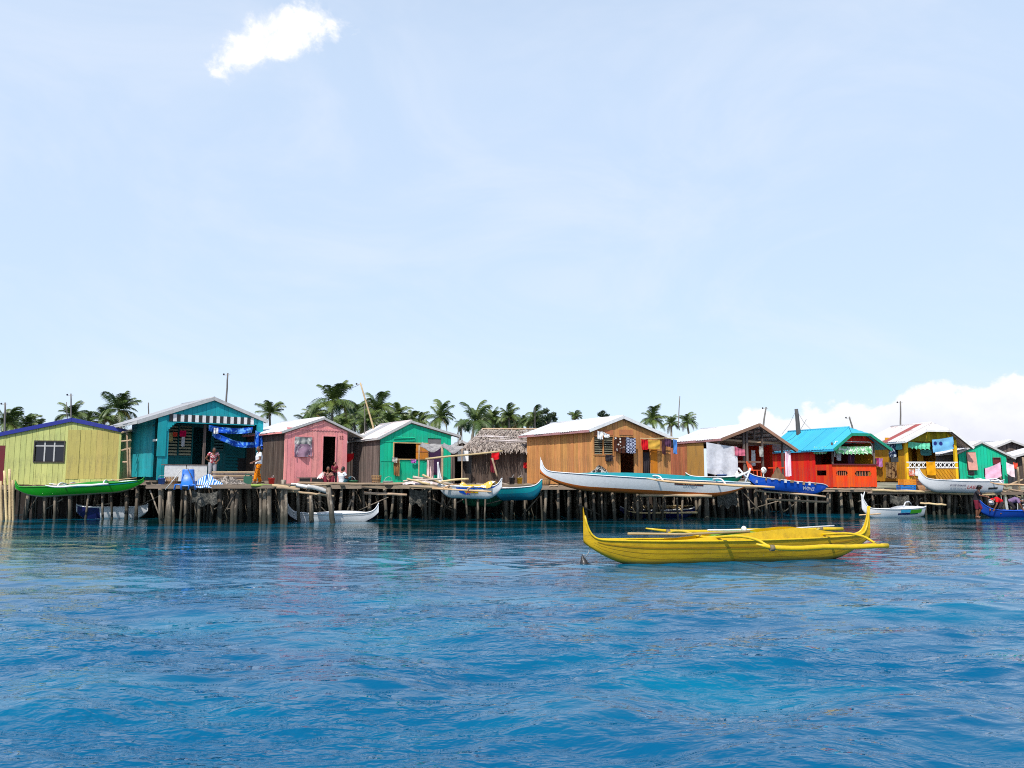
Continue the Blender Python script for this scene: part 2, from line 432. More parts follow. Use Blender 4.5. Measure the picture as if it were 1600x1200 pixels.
def post(parent, x, y, z, depth=None, fat=1., lean=.05):
    d = (z + .9) if depth is None else depth
    o = link('post', random.choice(post_meshes()), parent, (x, y, z), (rr(-lean, lean), rr(-lean, lean), rr(0, 6.28)), (fat, fat, d)); return o
def platform(label, org, th, u0, u1, d0, d1, z, nu, rows, name='stilt_platform', plankw=.21, over=.16, edge=True, dens_back=0, fat=(.55, 1.3), deck=True, group='stilt platforms under the houses', lean=.085):
    root = thing(name, label, 'platform', (org[0], org[1], 0), th, group)
    wm = m_wood('deckw', (.30, .235, .175), var=.35, grain=.5, axis='y'); wb = m_wood('beamw', (.25, .19, .14), var=.3, grain=.5, axis='x')
    if deck:
        n = max(1, int((u1 - u0) / plankw)); base = MB().box(-.5, .5, 0, 1, -.035, 0).mesh('deck_plank', wm)
        for i in range(n):
            link('deck_plank', base, root, (u0 + (u1 - u0) * (i + .5) / n, d0 - rr(0, over) - (rr(.1, .45) if R() < .15 else 0), z + rr(-.028, .022)), (rr(-.006, .006), 0, rr(-.012, .012)), ((u1 - u0) / n * rr(.88, .97), d1 - d0 + over, 1))
    for j in range(rows):
        d = d0 + .15 + (d1 - d0 - .3) * j / max(1, rows - 1)
        MB().tube([(u0 - rr(.05, .3), d, z - .12 + rr(-.02, .02)), ((u0 + u1) / 2, d + rr(-.03, .03), z - .12), (u1 + rr(.05, .3), d, z - .12 + rr(-.02, .02))], [.06, .065, .055], 7).build('beam', wb, root)
        m = nu if j < max(1, rows - dens_back) else nu * 2
        for i in range(m):
            u = u0 + (u1 - u0) * (i + rr(.1, .9)) / m
            post(root, u, d + rr(-.12, .12), z - .06 + (rr(-.1, .25) if j == 0 and R() < .25 else 0), fat=rr(*fat), lean=lean)
    if edge:
        MB().bar((u0 - .1, d0 - .05 - over, z - .09), (u1 + .1, d0 - .05 - over, z - .09 + rr(-.02, .02)), .05, .16).build('edge_beam', wb, root)
    return root
# ------------------------------------------------------------------ water
def m_water():
    m, t, b = newmat('sea_water')
    pos = t.new('ShaderNodeTexCoord').outputs['Object']
    s = t.new('ShaderNodeSeparateXYZ'); t.l.new(pos, s.inputs[0])
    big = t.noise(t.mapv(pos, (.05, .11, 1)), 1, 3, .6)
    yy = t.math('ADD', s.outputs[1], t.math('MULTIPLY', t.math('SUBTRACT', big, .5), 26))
    col = t.mix(t.ramp(yy, 13, 36), (.0002, .086, .190), (.0018, .028, .030))  # shallows' green tint, with the pier's dark reflections put into the colour
    patch = t.noise(t.mapv(pos, (.16, .35, 1)), 1, 3, .55)
    col = t.mix(t.ramp(patch, .42, .70, 0, .75), col, (.0004, .155, .265))
    inp(b, 'Base Color', col, t); inp(b, "Roughness", .025); inp(b, "IOR", 1.333); b.inputs['Specular IOR Level'].default_value = .42
    v1 = t.mapv(pos, (2.3, 5.0, 1), rot=(0, 0, .10)); v2 = t.mapv(pos, (7.5, 14.0, 1), rot=(0, 0, -.15)); v3 = t.mapv(pos, (.5, 1.5, 1), rot=(0, 0, .22))
    h = t.math('ADD', t.math('MULTIPLY', t.noise(v1, 1, 3, .58, .25), .80), t.math('MULTIPLY', t.noise(v2, 1, 2, .5, .2), .30))
    gust = t.math('MULTIPLY', t.ramp(t.noise(t.mapv(pos, (.14, .30, 1)), 1, 4, .6, .6), .36, .64, .22, 1.25), t.ramp(s.outputs[1], 7, 19, 1.25, .27))
    h = t.math('ADD', t.math('MULTIPLY', h, gust), t.math('MULTIPLY', t.math('MULTIPLY', t.noise(v3, 1, 2, .5, .5), .7), t.ramp(s.outputs[1], 6, 19, 1, .28)))
    bump(t, b, h, 1.0, .075)
    return m
def build_water():
    NY, NX = 620, 560; Y0, Y1 = 3.2, 64.; TX = 1.0
    Y = Y0 * (Y1 / Y0) ** (np.arange(NY) / (NY - 1)); U = np.linspace(-TX, TX, NX)
    yy = np.repeat(Y[:, None], NX, 1); xx = yy * U[None, :]
    z = np.zeros_like(xx); rng = np.random.default_rng(5)
    dyl = yy * math.log(Y1 / Y0) / NY; 
    for k in range(70):
        lam = .17 * (6.0 / .17) ** (k / 69.) * rng.uniform(.9, 1.1)
        ang = rng.normal(1.5, .42); kx, ky = math.cos(ang) * 2 * math.pi / lam, math.sin(ang) * 2 * math.pi / lam
        slope = (.088 if lam < .6 else .046 if lam < 1.3 else .020)
        a = slope * lam / (2 * math.pi) * np.clip(1.15 - yy / 30., .22, 1)
        att = np.clip((lam / dyl - 2.5) / 3, 0, 1)
        env = .55 + .45 * np.sin(xx * rng.uniform(.05, .3) + yy * rng.uniform(.05, .3) + rng.uniform(0, 6))
        ph = kx * xx + ky * yy + rng.uniform(0, 6.28)
        s_ = np.sin(ph + .35 * np.sin(.6 * ph + k))
        z += a * att * env * s_
    # broad smooth boat-wake swells in the near water
    for (x0, y0, r0, lam, amp) in ((-2.5, 2.0, 3.2, 2.6, .05), (6.5, 3.5, 4.0, 2.2, .04), (-9, 6, 5, 2.4, .03), (5, 16, 3, 3.1, .02)):
        r = np.hypot(xx - x0, (yy - y0) * 1.0)
        z += amp * np.exp(-((r - r0 - 2) / 4.5) ** 2) * np.sin(2 * math.pi * r / lam)
    fade = np.clip((1 - np.abs(U)) / .06, 0, 1)[None, :] * np.clip((Y1 - yy) / 12, 0, 1) * np.clip((yy - Y0) / .8, 0, 1)
    z *= fade
    verts = np.stack([xx, yy, z], -1).reshape(-1, 3)
    idx = np.arange(NY * NX).reshape(NY, NX)
    q = np.stack([idx[:-1, :-1], idx[:-1, 1:], idx[1:, 1:], idx[1:, :-1]], -1).reshape(-1, 4)
    n0 = len(verts); B = 9000.
    ext = np.array([(-B, -B, 0), (B, -B, 0), (B, B, 0), (-B, B, 0)], float)
    verts = np.vstack([verts, ext])
    me = bpy.data.meshes.new('sea')
    faces = q.tolist()
    bl, br, tl, tr = int(idx[0, 0]), int(idx[0, -1]), int(idx[-1, 0]), int(idx[-1, -1])
    faces.append([n0, n0 + 1, br] + [int(i) for i in idx[0, ::-1][1:]])
    faces.append([n0 + 1, n0 + 2, tr] + [int(i) for i in idx[::-1, -1][1:]])
    faces.append([n0 + 2, n0 + 3, tl] + [int(i) for i in idx[-1, :][1:]])
    faces.append([n0 + 3, n0, bl] + [int(i) for i in idx[:, 0][1:]])
    me.from_pydata(verts.tolist(), [], faces); me.polygons.foreach_set('use_smooth', [True] * len(faces))
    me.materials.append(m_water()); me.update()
    o = link('sea', me); o['kind'] = 'structure'; return o
build_water()

# ------------------------------------------------------------------ the shore behind the village
def build_shore():
    m, t, b = newmat('shore_sand'); v = t.new('ShaderNodeTexCoord').outputs['Object']
    n = t.noise(v, .3, 5, .6)
    inp(b, 'Base Color', t.mix(t.ramp(n, .4, .6), (.10, .10, .045), (.30, .26, .17)), t); inp(b, 'Roughness', .9)
    rows = []
    for y, z in ((74, -.6), (80, .1), (86, .5), (100, .8), (200, 1.2), (420, .6), (430, -1)):
        rows.append([(x * (1 + y / 120.), y + 2.5 * math.sin(x * .11) + 1.5 * math.sin(x * .31), z + .12 * math.sin(x * .5 + y)) for x in range(-120, 66, 3)])
    o = MB().grid(rows).build('shore', m); o['kind'] = 'structure'
build_shore()

# ------------------------------------------------------------------ palms
def m_leaf(name, c1, c2):
    m, t, b = newmat(name); v = t.new('ShaderNodeTexCoord').outputs['Object']; r = objrand(t)
    n = t.noise(v, 3, 3, .6)
    c = t.mix(t.math('ADD', t.math('MULTIPLY', r, .6), t.math('MULTIPLY', n, .5)), c1, c2)
    inp(b, 'Base Color', c, t); inp(b, 'Roughness', .42)
    b.inputs['Transmission Weight'].default_value = 0
    return m
LEAF = m_leaf('palm_leaf', (.030, .070, .016), (.13, .17, .035)); LEAFY = m_leaf('palm_leaf_old', (.16, .13, .03), (.30, .22, .05))
def frond_mesh(k, mat):
    "one feather leaf 1 m long along +x, drooping; leaflets are separate blades"
    mb = MB(); n = 30; pts = []
    droop = (.25, .40, .55, .35, .48, .62)[k % 6]; rise = (.55, .45, .35, .62, .30, .2)[k % 6]
    for i in range(n + 1):
        f = i / n; pts.append(Vector((f * (1 - .12 * f * f), .03 * math.sin(f * 2 + k), rise * f - droop * 1.25 * f ** 2.3)))
    mb.tube(pts, [.012 * (1 - .85 * i / n) for i in range(n + 1)], 4)
    for i in range(3, n):
        f = i / n; p = pts[i]; t = (pts[min(n, i + 1)] - pts[i - 1]).normalized()
        ln = .34 * math.sin(math.pi * min(1, (f * .86 + .13))) ** .7 * rr(.85, 1.1)
        for sgn in (-1, 1):
            sd = Vector((0, sgn, 0)); fw = .5 + .5 * f
            d = (sd * 1.0 + t * fw + Vector((0, 0, rr(-.15, .12)))).normalized()
            wv = t * .017
            mid = p + d * ln * .55 + Vector((0, 0, -.02)); tip = p + d * ln + Vector((0, 0, -.16 * ln / .34 - rr(0, .06)))
            mb.quad(p - wv, p + wv, mid + wv * .9, mid - wv * .9); mb.tri(mid - wv * .9, mid + wv * .9, tip)
    return mb.mesh('frond', mat)
FR = [frond_mesh(k, LEAF) for k in range(6)]; FRY = [frond_mesh(k, LEAFY) for k in (2, 5)]
TRUNK = m_wood('palmtrunk', (.23, .19, .15), var=.2, grain=.4)
def palm(px, py, rpx, Y, label, lean=0., full=1.0, wind=.4):
    c = at(px, py, Y); rm = rpx / FPX * Y * 1.42
    root = thing('palm_tree', label, 'palm tree', (c.x + lean, Y, .8), 0, 'coconut palms behind the houses')
    pts = []; h = c.z - .8
    for i in range(8):
        f = i / 7; pts.append((-lean * f ** 1.6, .1 * math.sin(f * 3), h * f))
    MB().tube(pts, [.19 - .09 * i / 7 for i in range(8)], 8).build('trunk', TRUNK, root)
    top = Vector((-lean, .1 * math.sin(3.), h)); n = int(23 * full)
    nutm = m_paint('coconut', (.16, .14, .03)); 
    for k in range(3):
        a = rr(0, 6.28); MB().ball(top + Vector((math.cos(a) * .2, math.sin(a) * .2, -.18)), (.11, .11, .14), 8, 6).build('coconut', nutm, root)
    for i in range(n):
        a = 2.4 * i + rr(-.25, .25); f = i / n
        tilt = 1.1 - 1.8 * f + rr(-.25, .25)
        if R() < .12: continue     # inner fronds upright, outer ones hang
        old = i >= n - 2 and R() < .55
        ax = Vector((math.cos(a) + wind, math.sin(a), 0)).normalized(); a2 = math.atan2(ax.y, ax.x)
        me = random.choice(FRY if old else (FR if tilt < .5 else [FR[0], FR[3], FR[1]]))
        s = rm * rr(.7, 1.15)
        link('frond', me, root, top, (rr(-.3, .3), -tilt * .75, a2), (s, s, s))
PAL = [(10, 662, 24, 74, 'palm at the far left edge behind the yellow house'), (40, 664, 19, 80, 'small palm left of the yellow house ridge, half hidden by the roof'), (113, 648, 20, 78, 'palm crown just showing over the ridge of the yellow house'),
       (186, 641, 29, 70, 'windswept palm between the yellow and the teal house'), (163, 655, 18, 82, 'lower palm beside the windswept one, above the yellow roof'), (421, 645, 21, 80, 'lone palm between the teal and the pink house'),
       (489, 647, 19, 78, 'low palm showing over the ridge of the pink house'), (520, 628, 33, 66, 'tallest palm in the row, behind the pink house'), (553, 650, 24, 74, 'palm right of the tallest one, by the leaning pole'),
       (588, 641, 27, 72, 'dense palm just right of the leaning bamboo pole'), (572, 660, 24, 66, 'low palm with yellowing fronds at the foot of the leaning pole'), (620, 650, 20, 80, 'palm above the left slope of the mint green house'),
       (642, 657, 15, 88, 'small palm directly behind the mint green house ridge'), (686, 652, 23, 72, 'solitary drooping palm right of the mint green house ridge'), (742, 659, 27, 68, 'big bushy palm at the left end of the thatched roof'),
       (768, 655, 19, 78, 'narrow palm above the middle of the thatched roof'), (795, 652, 18, 72, 'upright palm above the right half of the thatched roof'), (816, 661, 17, 84, 'small low palm where thatch meets the white roof'),
       (835, 655, 18, 76, 'palm left of the dark broadleaf tree'), (898, 651, 11, 96, 'tiny palm tip above the long white roof'), (1019, 656, 20, 78, 'palm right of the orange timber house ridge'),
       (1049, 662, 12, 92, 'small palm between the two white roofs'), (1073, 659, 14, 88, 'small palm over the white roof of the open shed'), (722, 664, 11, 90, 'tiny palm in the gap left of the thatched hut'),
       (538, 660, 20, 82, 'low palm filling the gap below the tallest palm'), (606, 663, 20, 70, 'palm crown hanging low over the mint house roof'), (757, 668, 16, 84, 'low yellowish palm directly behind the thatch ridge'), (852, 664, 15, 84, 'low palm under the dark broadleaf tree')]
for p in PAL: palm(p[0], p[1], p[2], p[3], p[4], lean=rr(-.8, .8))
ORD = ('first', 'second', 'third', 'fourth', 'fifth', 'sixth', 'seventh')
for i_, px_ in enumerate((478, 502, 534, 566, 598, 630, 654)): palm(px_, 662 + rr(-4, 5), rr(15, 20), rr(72, 95), ORD[i_] + ' from the left of the low palms behind the pink and mint roofs', lean=rr(-1, 1))
for i_, px_ in enumerate((752, 762, 780, 788, 806, 826, 844)): palm(px_, 665 + rr(-4, 4), rr(13, 17), rr(76, 95), ORD[i_] + ' from the left of the low palms behind the thatched roof', lean=rr(-1, 1))
for i_, px_ in enumerate((20, 60, 140, 175)): palm(px_, 664 + rr(-3, 3), rr(13, 17), rr(80, 95), ORD[i_] + ' from the left of the low palms half hidden by the yellow house roof', lean=rr(-1, 1))
def broadleaf(px, py, rpx, Y, label):
    c = at(px, py, Y); r = rpx / FPX * Y
    root = thing('broadleaf_tree', label, 'tree', (c.x, Y, .8))
    h = c.z - .8; tr = MB(); tr.tube([(0, 0, 0), (.1, 0, h * .5), (0, .1, h * .85)], [.16, .12, .07], 7)
    cl_ = []
    for i in range(9):
        a = rr(0, 6.28); e = rr(-.5, 1.0); q = Vector((math.cos(a) * math.cos(e), math.sin(a) * math.cos(e), math.sin(e))) * r * rr(.4, 1.0); e2 = Vector((0, 0, h)) + q
        tr.tube([(0, .05, h * rr(.55, .85)), e2 * .5 + Vector((0, 0, h * .5)), e2], [.05, .03, .015], 5); cl_.append((e2, r * rr(.22, .38)))
    tr.build('trunk', TRUNK, root)
    mb = MB()
    for p, rad in cl_:
        for k in range(170):
            q = Vector((random.gauss(0, 1), random.gauss(0, 1), random.gauss(0, .8))) * rad * .55 + p
            d = Vector((rr(-1, 1), rr(-1, 1), rr(-1, 1))).normalized() * .10; e = d.cross(Vector((rr(-1, 1), rr(-1, 1), rr(-1, 1)))).normalized() * .055
            mb.quad(q - d, q + e, q + d, q - e)
    mb.build('crown', m_leaf('broad_leaf', (.018, .036, .018), (.05, .075, .03)), root)
broadleaf(857, 650, 14, 74, 'dark broadleaf tree with loose crown above the thatch and white roof')
broadleaf(945, 650, 9, 84, 'small dark treetop peeping over the white roof')

# ------------------------------------------------------------------ materials for the houses
M_YEL = m_wood('yellow_board', srgb(184, 188, 116), var=.07, grain=.16, wear=.10, under=srgb(150, 140, 70))
M_YELP = m_wood('yellow_panel', srgb(178, 164, 94), var=.05, grain=.18, wear=.14, under=srgb(130, 110, 60))
M_BLUEF = m_paint('blue_fascia', srgb(28, 38, 130))
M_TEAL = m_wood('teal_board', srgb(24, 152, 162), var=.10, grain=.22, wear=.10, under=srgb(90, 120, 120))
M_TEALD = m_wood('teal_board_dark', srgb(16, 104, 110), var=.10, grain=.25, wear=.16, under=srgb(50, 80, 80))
M_PINK = m_wood('pink_board', srgb(230, 148, 146), var=.07, grain=.16, wear=.09, under=srgb(190, 100, 100))
M_MINT = m_wood('mint_board', srgb(10, 178, 138), var=.07, grain=.16, wear=.08, under=srgb(30, 120, 100))
M_GREY = m_wood('grey_board', srgb(112, 98, 92), var=.35, grain=.5, wear=.25, under=srgb(62, 52, 48))
M_DARK = m_wood('dark_board', srgb(76, 62, 55), var=.35, grain=.5, wear=.22, under=srgb(120, 108, 98))
M_ORW = m_wood('orange_timber', srgb(190, 132, 78), var=.22, grain=.40, wear=.16, under=srgb(120, 74, 42))
M_ORW2 = m_wood('reddish_timber', srgb(180, 108, 72), var=.2, grain=.42, wear=.16, under=srgb(110, 62, 44))
M_RED = m_wood('red_board', srgb(214, 52, 18), var=.10, grain=.2, wear=.08, under=srgb(130, 30, 14))
M_OCH = m_wood('ochre_board', srgb(200, 142, 26), var=.10, grain=.22, wear=.10, under=srgb(150, 100, 30))
M_TIN = m_tin('white_tin', (.72, .71, .72), rust=.2)
M_TINR = m_tin('patchy_tin', (.66, .58, .56), rust=.35)
M_TING = m_tin('grey_tin', (.42, .42, .43), rust=.25)
M_CYAN = m_tin('cyan_tin', srgb(60, 172, 204), rust=.10, rough=.5)
M_RUST = m_tin('red_rust_tin', srgb(160, 76, 70), rust=.5)
M_WHITE = m_paint('white_paint', (.74, .73, .72), dirt=.25)
M_GREYP = m_paint('grey_trim', (.45, .44, .43), dirt=.3)
M_GREENF = m_paint('green_fascia', srgb(10, 140, 110))
M_DKRED = m_paint('dark_red_paint', srgb(100, 22, 28))
M_BLACK = m_paint('black_paint', (.02, .02, .022))
M_BAMB = m_wood('bamboo', srgb(196, 172, 130), var=.3, grain=.3, axis='x')
M_RAW = m_wood('raw_stick', srgb(170, 145, 118), var=.3, grain=.4, axis='x')
def glass():
    m, t, b = newmat('window_glass'); inp(b, 'Base Color', (.012, .012, .02)); inp(b, 'Roughness', .06); return m
M_GLASS = glass()
LOUV = m_wood('pale_louvre', srgb(176, 170, 140), var=.15, grain=.3, axis='x'); LOUVD = m_wood('teal_louvre', srgb(70, 110, 110), var=.15, grain=.3, axis='x')

def stick(parent, a, b, r=.025, mat=None, name='pole', n=6, sag=0.):
    a = Vector(a); b = Vector(b); pts = [a.lerp(b, i / 5) + Vector((rr(-.3, .3) * r, rr(-.3, .3) * r, -sag * 4 * (i / 5) * (1 - i / 5))) for i in range(6)]
    return MB().tube(pts, [r * rr(.9, 1.1) for _ in pts], n).build(name, mat or M_RAW, parent)
def text(parent, s, loc, size, mat, rot=(math.pi / 2, 0, 0), name='lettering', shear=0., align='CENTER', ext=.003):
    cu = bpy.data.curves.new(name, 'FONT'); cu.body = s; cu.size = size; cu.align_x = align; cu.align_y = 'CENTER'; cu.extrude = ext; cu.shear = shear; cu.resolution_u = 2
    cu.materials.append(mat)
    tmp = bpy.data.objects.new(name, cu); COL.objects.link(tmp); bpy.context.view_layer.update()
    me = bpy.data.meshes.new_from_object(tmp.evaluated_get(bpy.context.evaluated_depsgraph_get())); bpy.data.objects.remove(tmp)
    if not me.materials: me.materials.append(mat)
    return link(name, me, parent, loc, rot)
def scallops(parent, u0, u1, y, z, wd, ht, mat, th=.02, name='trim'):
    "row of hanging half-round trim"
    b = MB(); n = max(1, round((u1 - u0) / wd)); w_ = (u1 - u0) / n
    for i in range(n):
        c = u0 + w_ * (i + .5); pr = [(c + w_ * .5 * math.cos(a), z - ht * math.sin(a)) for a in [math.pi * k / 6 for k in range(7)]]
        k0 = len(b.v); b.v += [(x, y - th, zz) for x, zz in pr] + [(x, y, zz) for x, zz in pr]
        b.f.append(tuple(range(k0, k0 + 7))[::-1]); b.f.append(tuple(range(k0 + 7, k0 + 14))); b.sm += [False, False]
        for k in range(6): b.f.append((k0 + k, k0 + k + 1, k0 + k + 8, k0 + k + 7)); b.sm.append(False)
    b.box(u0, u1, y - th, y, z, z + ht * .6)
    return b.build(name, mat, parent)

# ================================================================== houses, left to right
# 1 yellow house with blue barge boards
f = Fr(-30, 700, 38, 12); H1 = house(f, 'stilt_house', 'yellow plank house with dark blue roof edges at the left edge', group='stilt houses along the water')
W = f.u(187); D = 6.; zb = f.z(90, 757); zL = f.z(-30, 685); zr = f.z(113, 656); zR = f.z(187, 672); ru = f.u(113, 655)
win = f.rect(55, 100, 690, 721); drd = f.rect(-30, 7, 696, 752); pan = f.rect(105, 186, 672, 748)
plank_wall(H1, M_YEL, 0, W, zb, gable(W, ru, zL, zr, zR), .24, [win, drd, pan], gap=.012)
plank_wall(H1, M_YELP, pan[0], pan[1], pan[2], pan[3], .27, plane='x', off=-.006, gap=.006, name='panel_board')
plank_wall(H1, M_YELP, pan[0], pan[1] * 0 + pan[0] + .55, pan[2], pan[3], .55, off=-.03, t=.02, name='plywood_patch')
plank_wall(H1, M_YEL, 0, D, zb, zL, .24, plane='y')
shell(H1, W, D, zb, ru, zL, zr, zR, M_YEL)
MB().box(drd[0], drd[1], -.03, .02, zb, drd[3]).build('door', M_DKRED, H1)
wf = frame(H1, win, -.03, m_paint('dark_frame', (.05, .04, .035)), .05, .05)
u0, u1, z0, z1 = win
for k in range(3):
    a = u0 + (u1 - u0) * k / 3; b_ = u0 + (u1 - u0) * (k + 1) / 3
    MB().box(a + .03, b_ - .03, .0, .012, z0 + .03, z0 + (z1 - z0) * .75).build('pane', M_GLASS, wf)
    MB().box(a + .03, b_ - .03, .0, .012, z0 + (z1 - z0) * .81, z1 - .03).build('pane', M_GLASS, wf)
for k in range(1, 3): a = u0 + (u1 - u0) * k / 3; MB().box(a - .03, a + .03, -.035, .02, z0, z1).build('mullion', M_GREYP, wf)
MB().box(u0, u1, -.032, .02, z0 + (z1 - z0) * .75, z0 + (z1 - z0) * .81).build('transom_bar', M_GREYP, wf)
roof(H1, W, D, ru, zL, zr, zR, m_tin('blue_tin', srgb(40, 60, 130), rust=.1), M_BLUEF, ovf=.10, ovL=.5, ovR=.35, fh=.18)
MB().box(W - .04, W + .06, -.045, .05, zb, zR).build('corner_board', M_YEL, H1)
F1 = f; zb1 = zb

# 2 teal house with open porch
f = Fr(246, 700, 37, 40); H2 = house(f, 'stilt_house', 'teal plank house with checkered porch trim and blue tarp', group='stilt houses along the water'); F2 = f
W = f.u(408); D = f.dz(205, 700)[0]; zb = f.z(300, 750); zr = f.z(333, 623); ru = f.u(333, 640); zL = f.z(246, 649); zR = f.z(408, 656)
op = f.rect(262, 399, 661, 770); op = (op[0], op[1], zb - .5, f.z(330, 661))
g = gable(W, ru, zL, zr, zR)
plank_wall(H2, M_TEAL, 0, W, zb, g, .21, [op])
PD = 1.9   # porch depth
plank_wall(H2, M_TEAL, .75, D, f.dz(225, 745)[1], zL, .19, plane='y', openings=[])
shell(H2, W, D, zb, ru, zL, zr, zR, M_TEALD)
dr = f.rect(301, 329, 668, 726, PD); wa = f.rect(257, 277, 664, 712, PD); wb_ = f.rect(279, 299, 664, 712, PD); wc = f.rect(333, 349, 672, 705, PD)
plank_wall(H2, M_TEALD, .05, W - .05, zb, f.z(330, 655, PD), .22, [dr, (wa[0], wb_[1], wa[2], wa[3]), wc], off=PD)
fa_ = frame(H2, (wa[0], wb_[1], wa[2], wa[3]), PD - .03, M_TEALD, .05, .05, bars=(.5,)); fb_ = frame(H2, wc, PD - .03, M_TEALD, .04, .05)
jalousie(fa_, wa, PD - .05, LOUV, 10); jalousie(fa_, wb_, PD - .05, LOUV, 10); jalousie(fb_, wc, PD - .05, LOUVD, 7)
lou2 = f.rect(351, 372, 700, 745, PD - .03); jalousie(H2, lou2, PD - .08, M_TEALD, 9, name='slat')
dk = f.rect(370, 396, 716, 748, PD - .04); MB().box(dk[0], dk[1], PD - .06, PD - .035, dk[2], dk[3]).build('dark_cupboard', M_BLACK, H2)
# checkered lintel: alternating dark and pale blocks
c0, c1 = f.u(264, 655), f.u(396, 655); zt, zl = f.z(330, 650), f.z(330, 661); nb = 24
MB().box(c0 - .05, c1 + .05, -.06, -.034, zl - .05, zl).build('lintel', M_TEAL, H2)
for i in range(nb):
    MB().box(c0 + (c1 - c0) * i / nb + .004, c0 + (c1 - c0) * (i + 1) / nb - .004, -.066, -.036, zl + .004, zt).build('trim_block', M_BLACK if i % 2 == 0 else M_WHITE, H2)
MB().box(-.04, .34, -.075, -.034, f.z(252, 713), f.z(252, 652)).build('porch_post', M_TEAL, H2)
for i in range(5): MB().box(.34, .34 + .42 - i * .085, -.06, -.036, op[3] - .09 * (i + 1), op[3] - .09 * i).build('bracket_step', M_TEAL, H2)
MB().box(W - .22, W + .04, -.075, -.034, zb, zR).build('porch_post', M_TEAL, H2)
MB().box(f.u(323, 690) - .05, f.u(323, 690) + .06, .3, .4, zb, op[3]).build('porch_post', M_GREY, H2)
roof(H2, W, D, ru, zL, zr, zR, M_TING, M_GREYP, ovf=.12, ovL=.95, ovR=.25, fh=.16)
MB().box(-.02, .06, .72, .80, f.dz(236, 745)[1], zL).build('corner_post', M_TEAL, H2)
text(H2, 'AAA', (-.10, .38, f.dz(242, 665)[1]), .17, M_BLACK, rot=(math.pi / 2, 0, -math.pi / 2))
MB().box(-.02, .02, .05, .72, f.dz(241, 688)[1] - .05, f.dz(241, 688)[1] + .05).build('side_rail', M_WHITE, H2)
zb2 = zb; W2 = W

# 3 pink house
f = Fr(446, 700, 38, 40); F3 = f; H3 = house(f, 'stilt_house', 'pink plank house with open dark doorway', group='stilt houses along the water')
W = f.u(542); D = 4.6; zb = f.z(490, 756); zr = f.z(505, 654); ru = f.u(505, 655); zL = f.z(446, 673); zR = f.z(542, 672)
win = f.rect(461, 487, 683, 711); dr = f.rect(503.5, 523, 682, 756)
plank_wall(H3, M_PINK, 0, W, zb, gable(W, ru, zL, zr, zR), .27, [win, (dr[0], dr[1], zb - .3, dr[3])], gap=.01)
plank_wall(H3, M_DARK, 0.05, D, zb, zL, .2, plane='y')
shell(H3, W, D, zb, ru, zL, zr, zR, M_DARK)
frame(H3, win, -.035, M_PINK, .05, .03, bars=(.5,)); frame(H3, (dr[0], dr[1], zb, dr[3]), -.035, M_PINK, .05, .03, name='door_frame')
scallops(H3, 0.03, W - .02, -.036, f.z(500, 671), .16, .07, M_PINK)
roof(H3, W, D, ru, zL, zr, zR, M_TIN, M_GREYP, ovf=.12, ovL=.25, ovR=1.05, fh=.10, eavemat=M_PINK)
MB().box(-.035, .07, -.045, .06, zb, zL).build('corner_board', M_PINK, H3)
text(H3, '22', (f.u(533, 684), -.04, f.z(533, 684)), .24, M_DKRED)
zb3 = zb

# 4 mint green house
f = Fr(594, 700, 39, 33); F4 = f; H4 = house(f, 'stilt_house', 'mint green plank house with open window and orange shutter', group='stilt houses along the water')
W = f.u(704); D = f.dz(552, 720)[0]; zb = f.z(640, 757); zr = f.z(641, 659); ru = f.u(641, 660); zL = f.z(594, 683); zR = f.z(704, 678)
win = f.rect(615, 667, 693, 717); tr_ = f.rect(668, 689, 685, 695); dr = f.rect(669, 689, 696, 742)
plank_wall(H4, M_MINT, 0, W, zb, gable(W, ru, zL, zr, zR), .19, [win, (tr_[0], tr_[1], dr[2], tr_[3])], gap=.008)
plank_wall(H4, M_GREY, .04, D, zb, zL, .115, plane='y', gap=.014)
shell(H4, W, D, zb, ru, zL, zr, zR, M_DARK)
frame(H4, win, -.035, m_wood('tan_frame', srgb(190, 160, 110)), .05, .04)
for y_ in (690, 720): MB().box(.02, win[0] - .06 if y_ == 690 else W * .62, -.045, -.030, f.z(600, y_) - .025, f.z(600, y_) + .025).build('batten', M_MINT, H4)
jr = f.rect(614, 648, 682, 691); jalousie(H4, jr, -.055, M_MINT, 4, name='slat')
MB().box(tr_[0], tr_[1], .0, .03, tr_[2], tr_[3] - .03).build('transom_panel', m_paint('transom_grey', (.16, .15, .15)), H4)
sh = f.rect(649, 667, 695, 717); so_ = MB().box(sh[0], sh[1], -.10, -.065, sh[2], sh[3]).build('shutter', m_wood('orange_shutter', srgb(206, 132, 40), var=.05), H4)
MB().box(sh[0], sh[1], -.112, -.098, (sh[2] + sh[3]) / 2 - .02, (sh[2] + sh[3]) / 2 + .02).build('shutter_bar', M_ORW2, so_)
MB().box(dr[0] + .02, dr[1] - .02, .0, .03, dr[2] - .02, dr[3]).build('door', m_paint('purple_door', srgb(58, 26, 66)), H4)
roof(H4, W, D, ru, zL, zr, zR, M_TINR, M_GREYP, ovf=.12, ovL=.18, ovR=.5, fh=.11, mats=[M_TINR, M_TIN, M_TINR, M_TING])
zb4 = zb

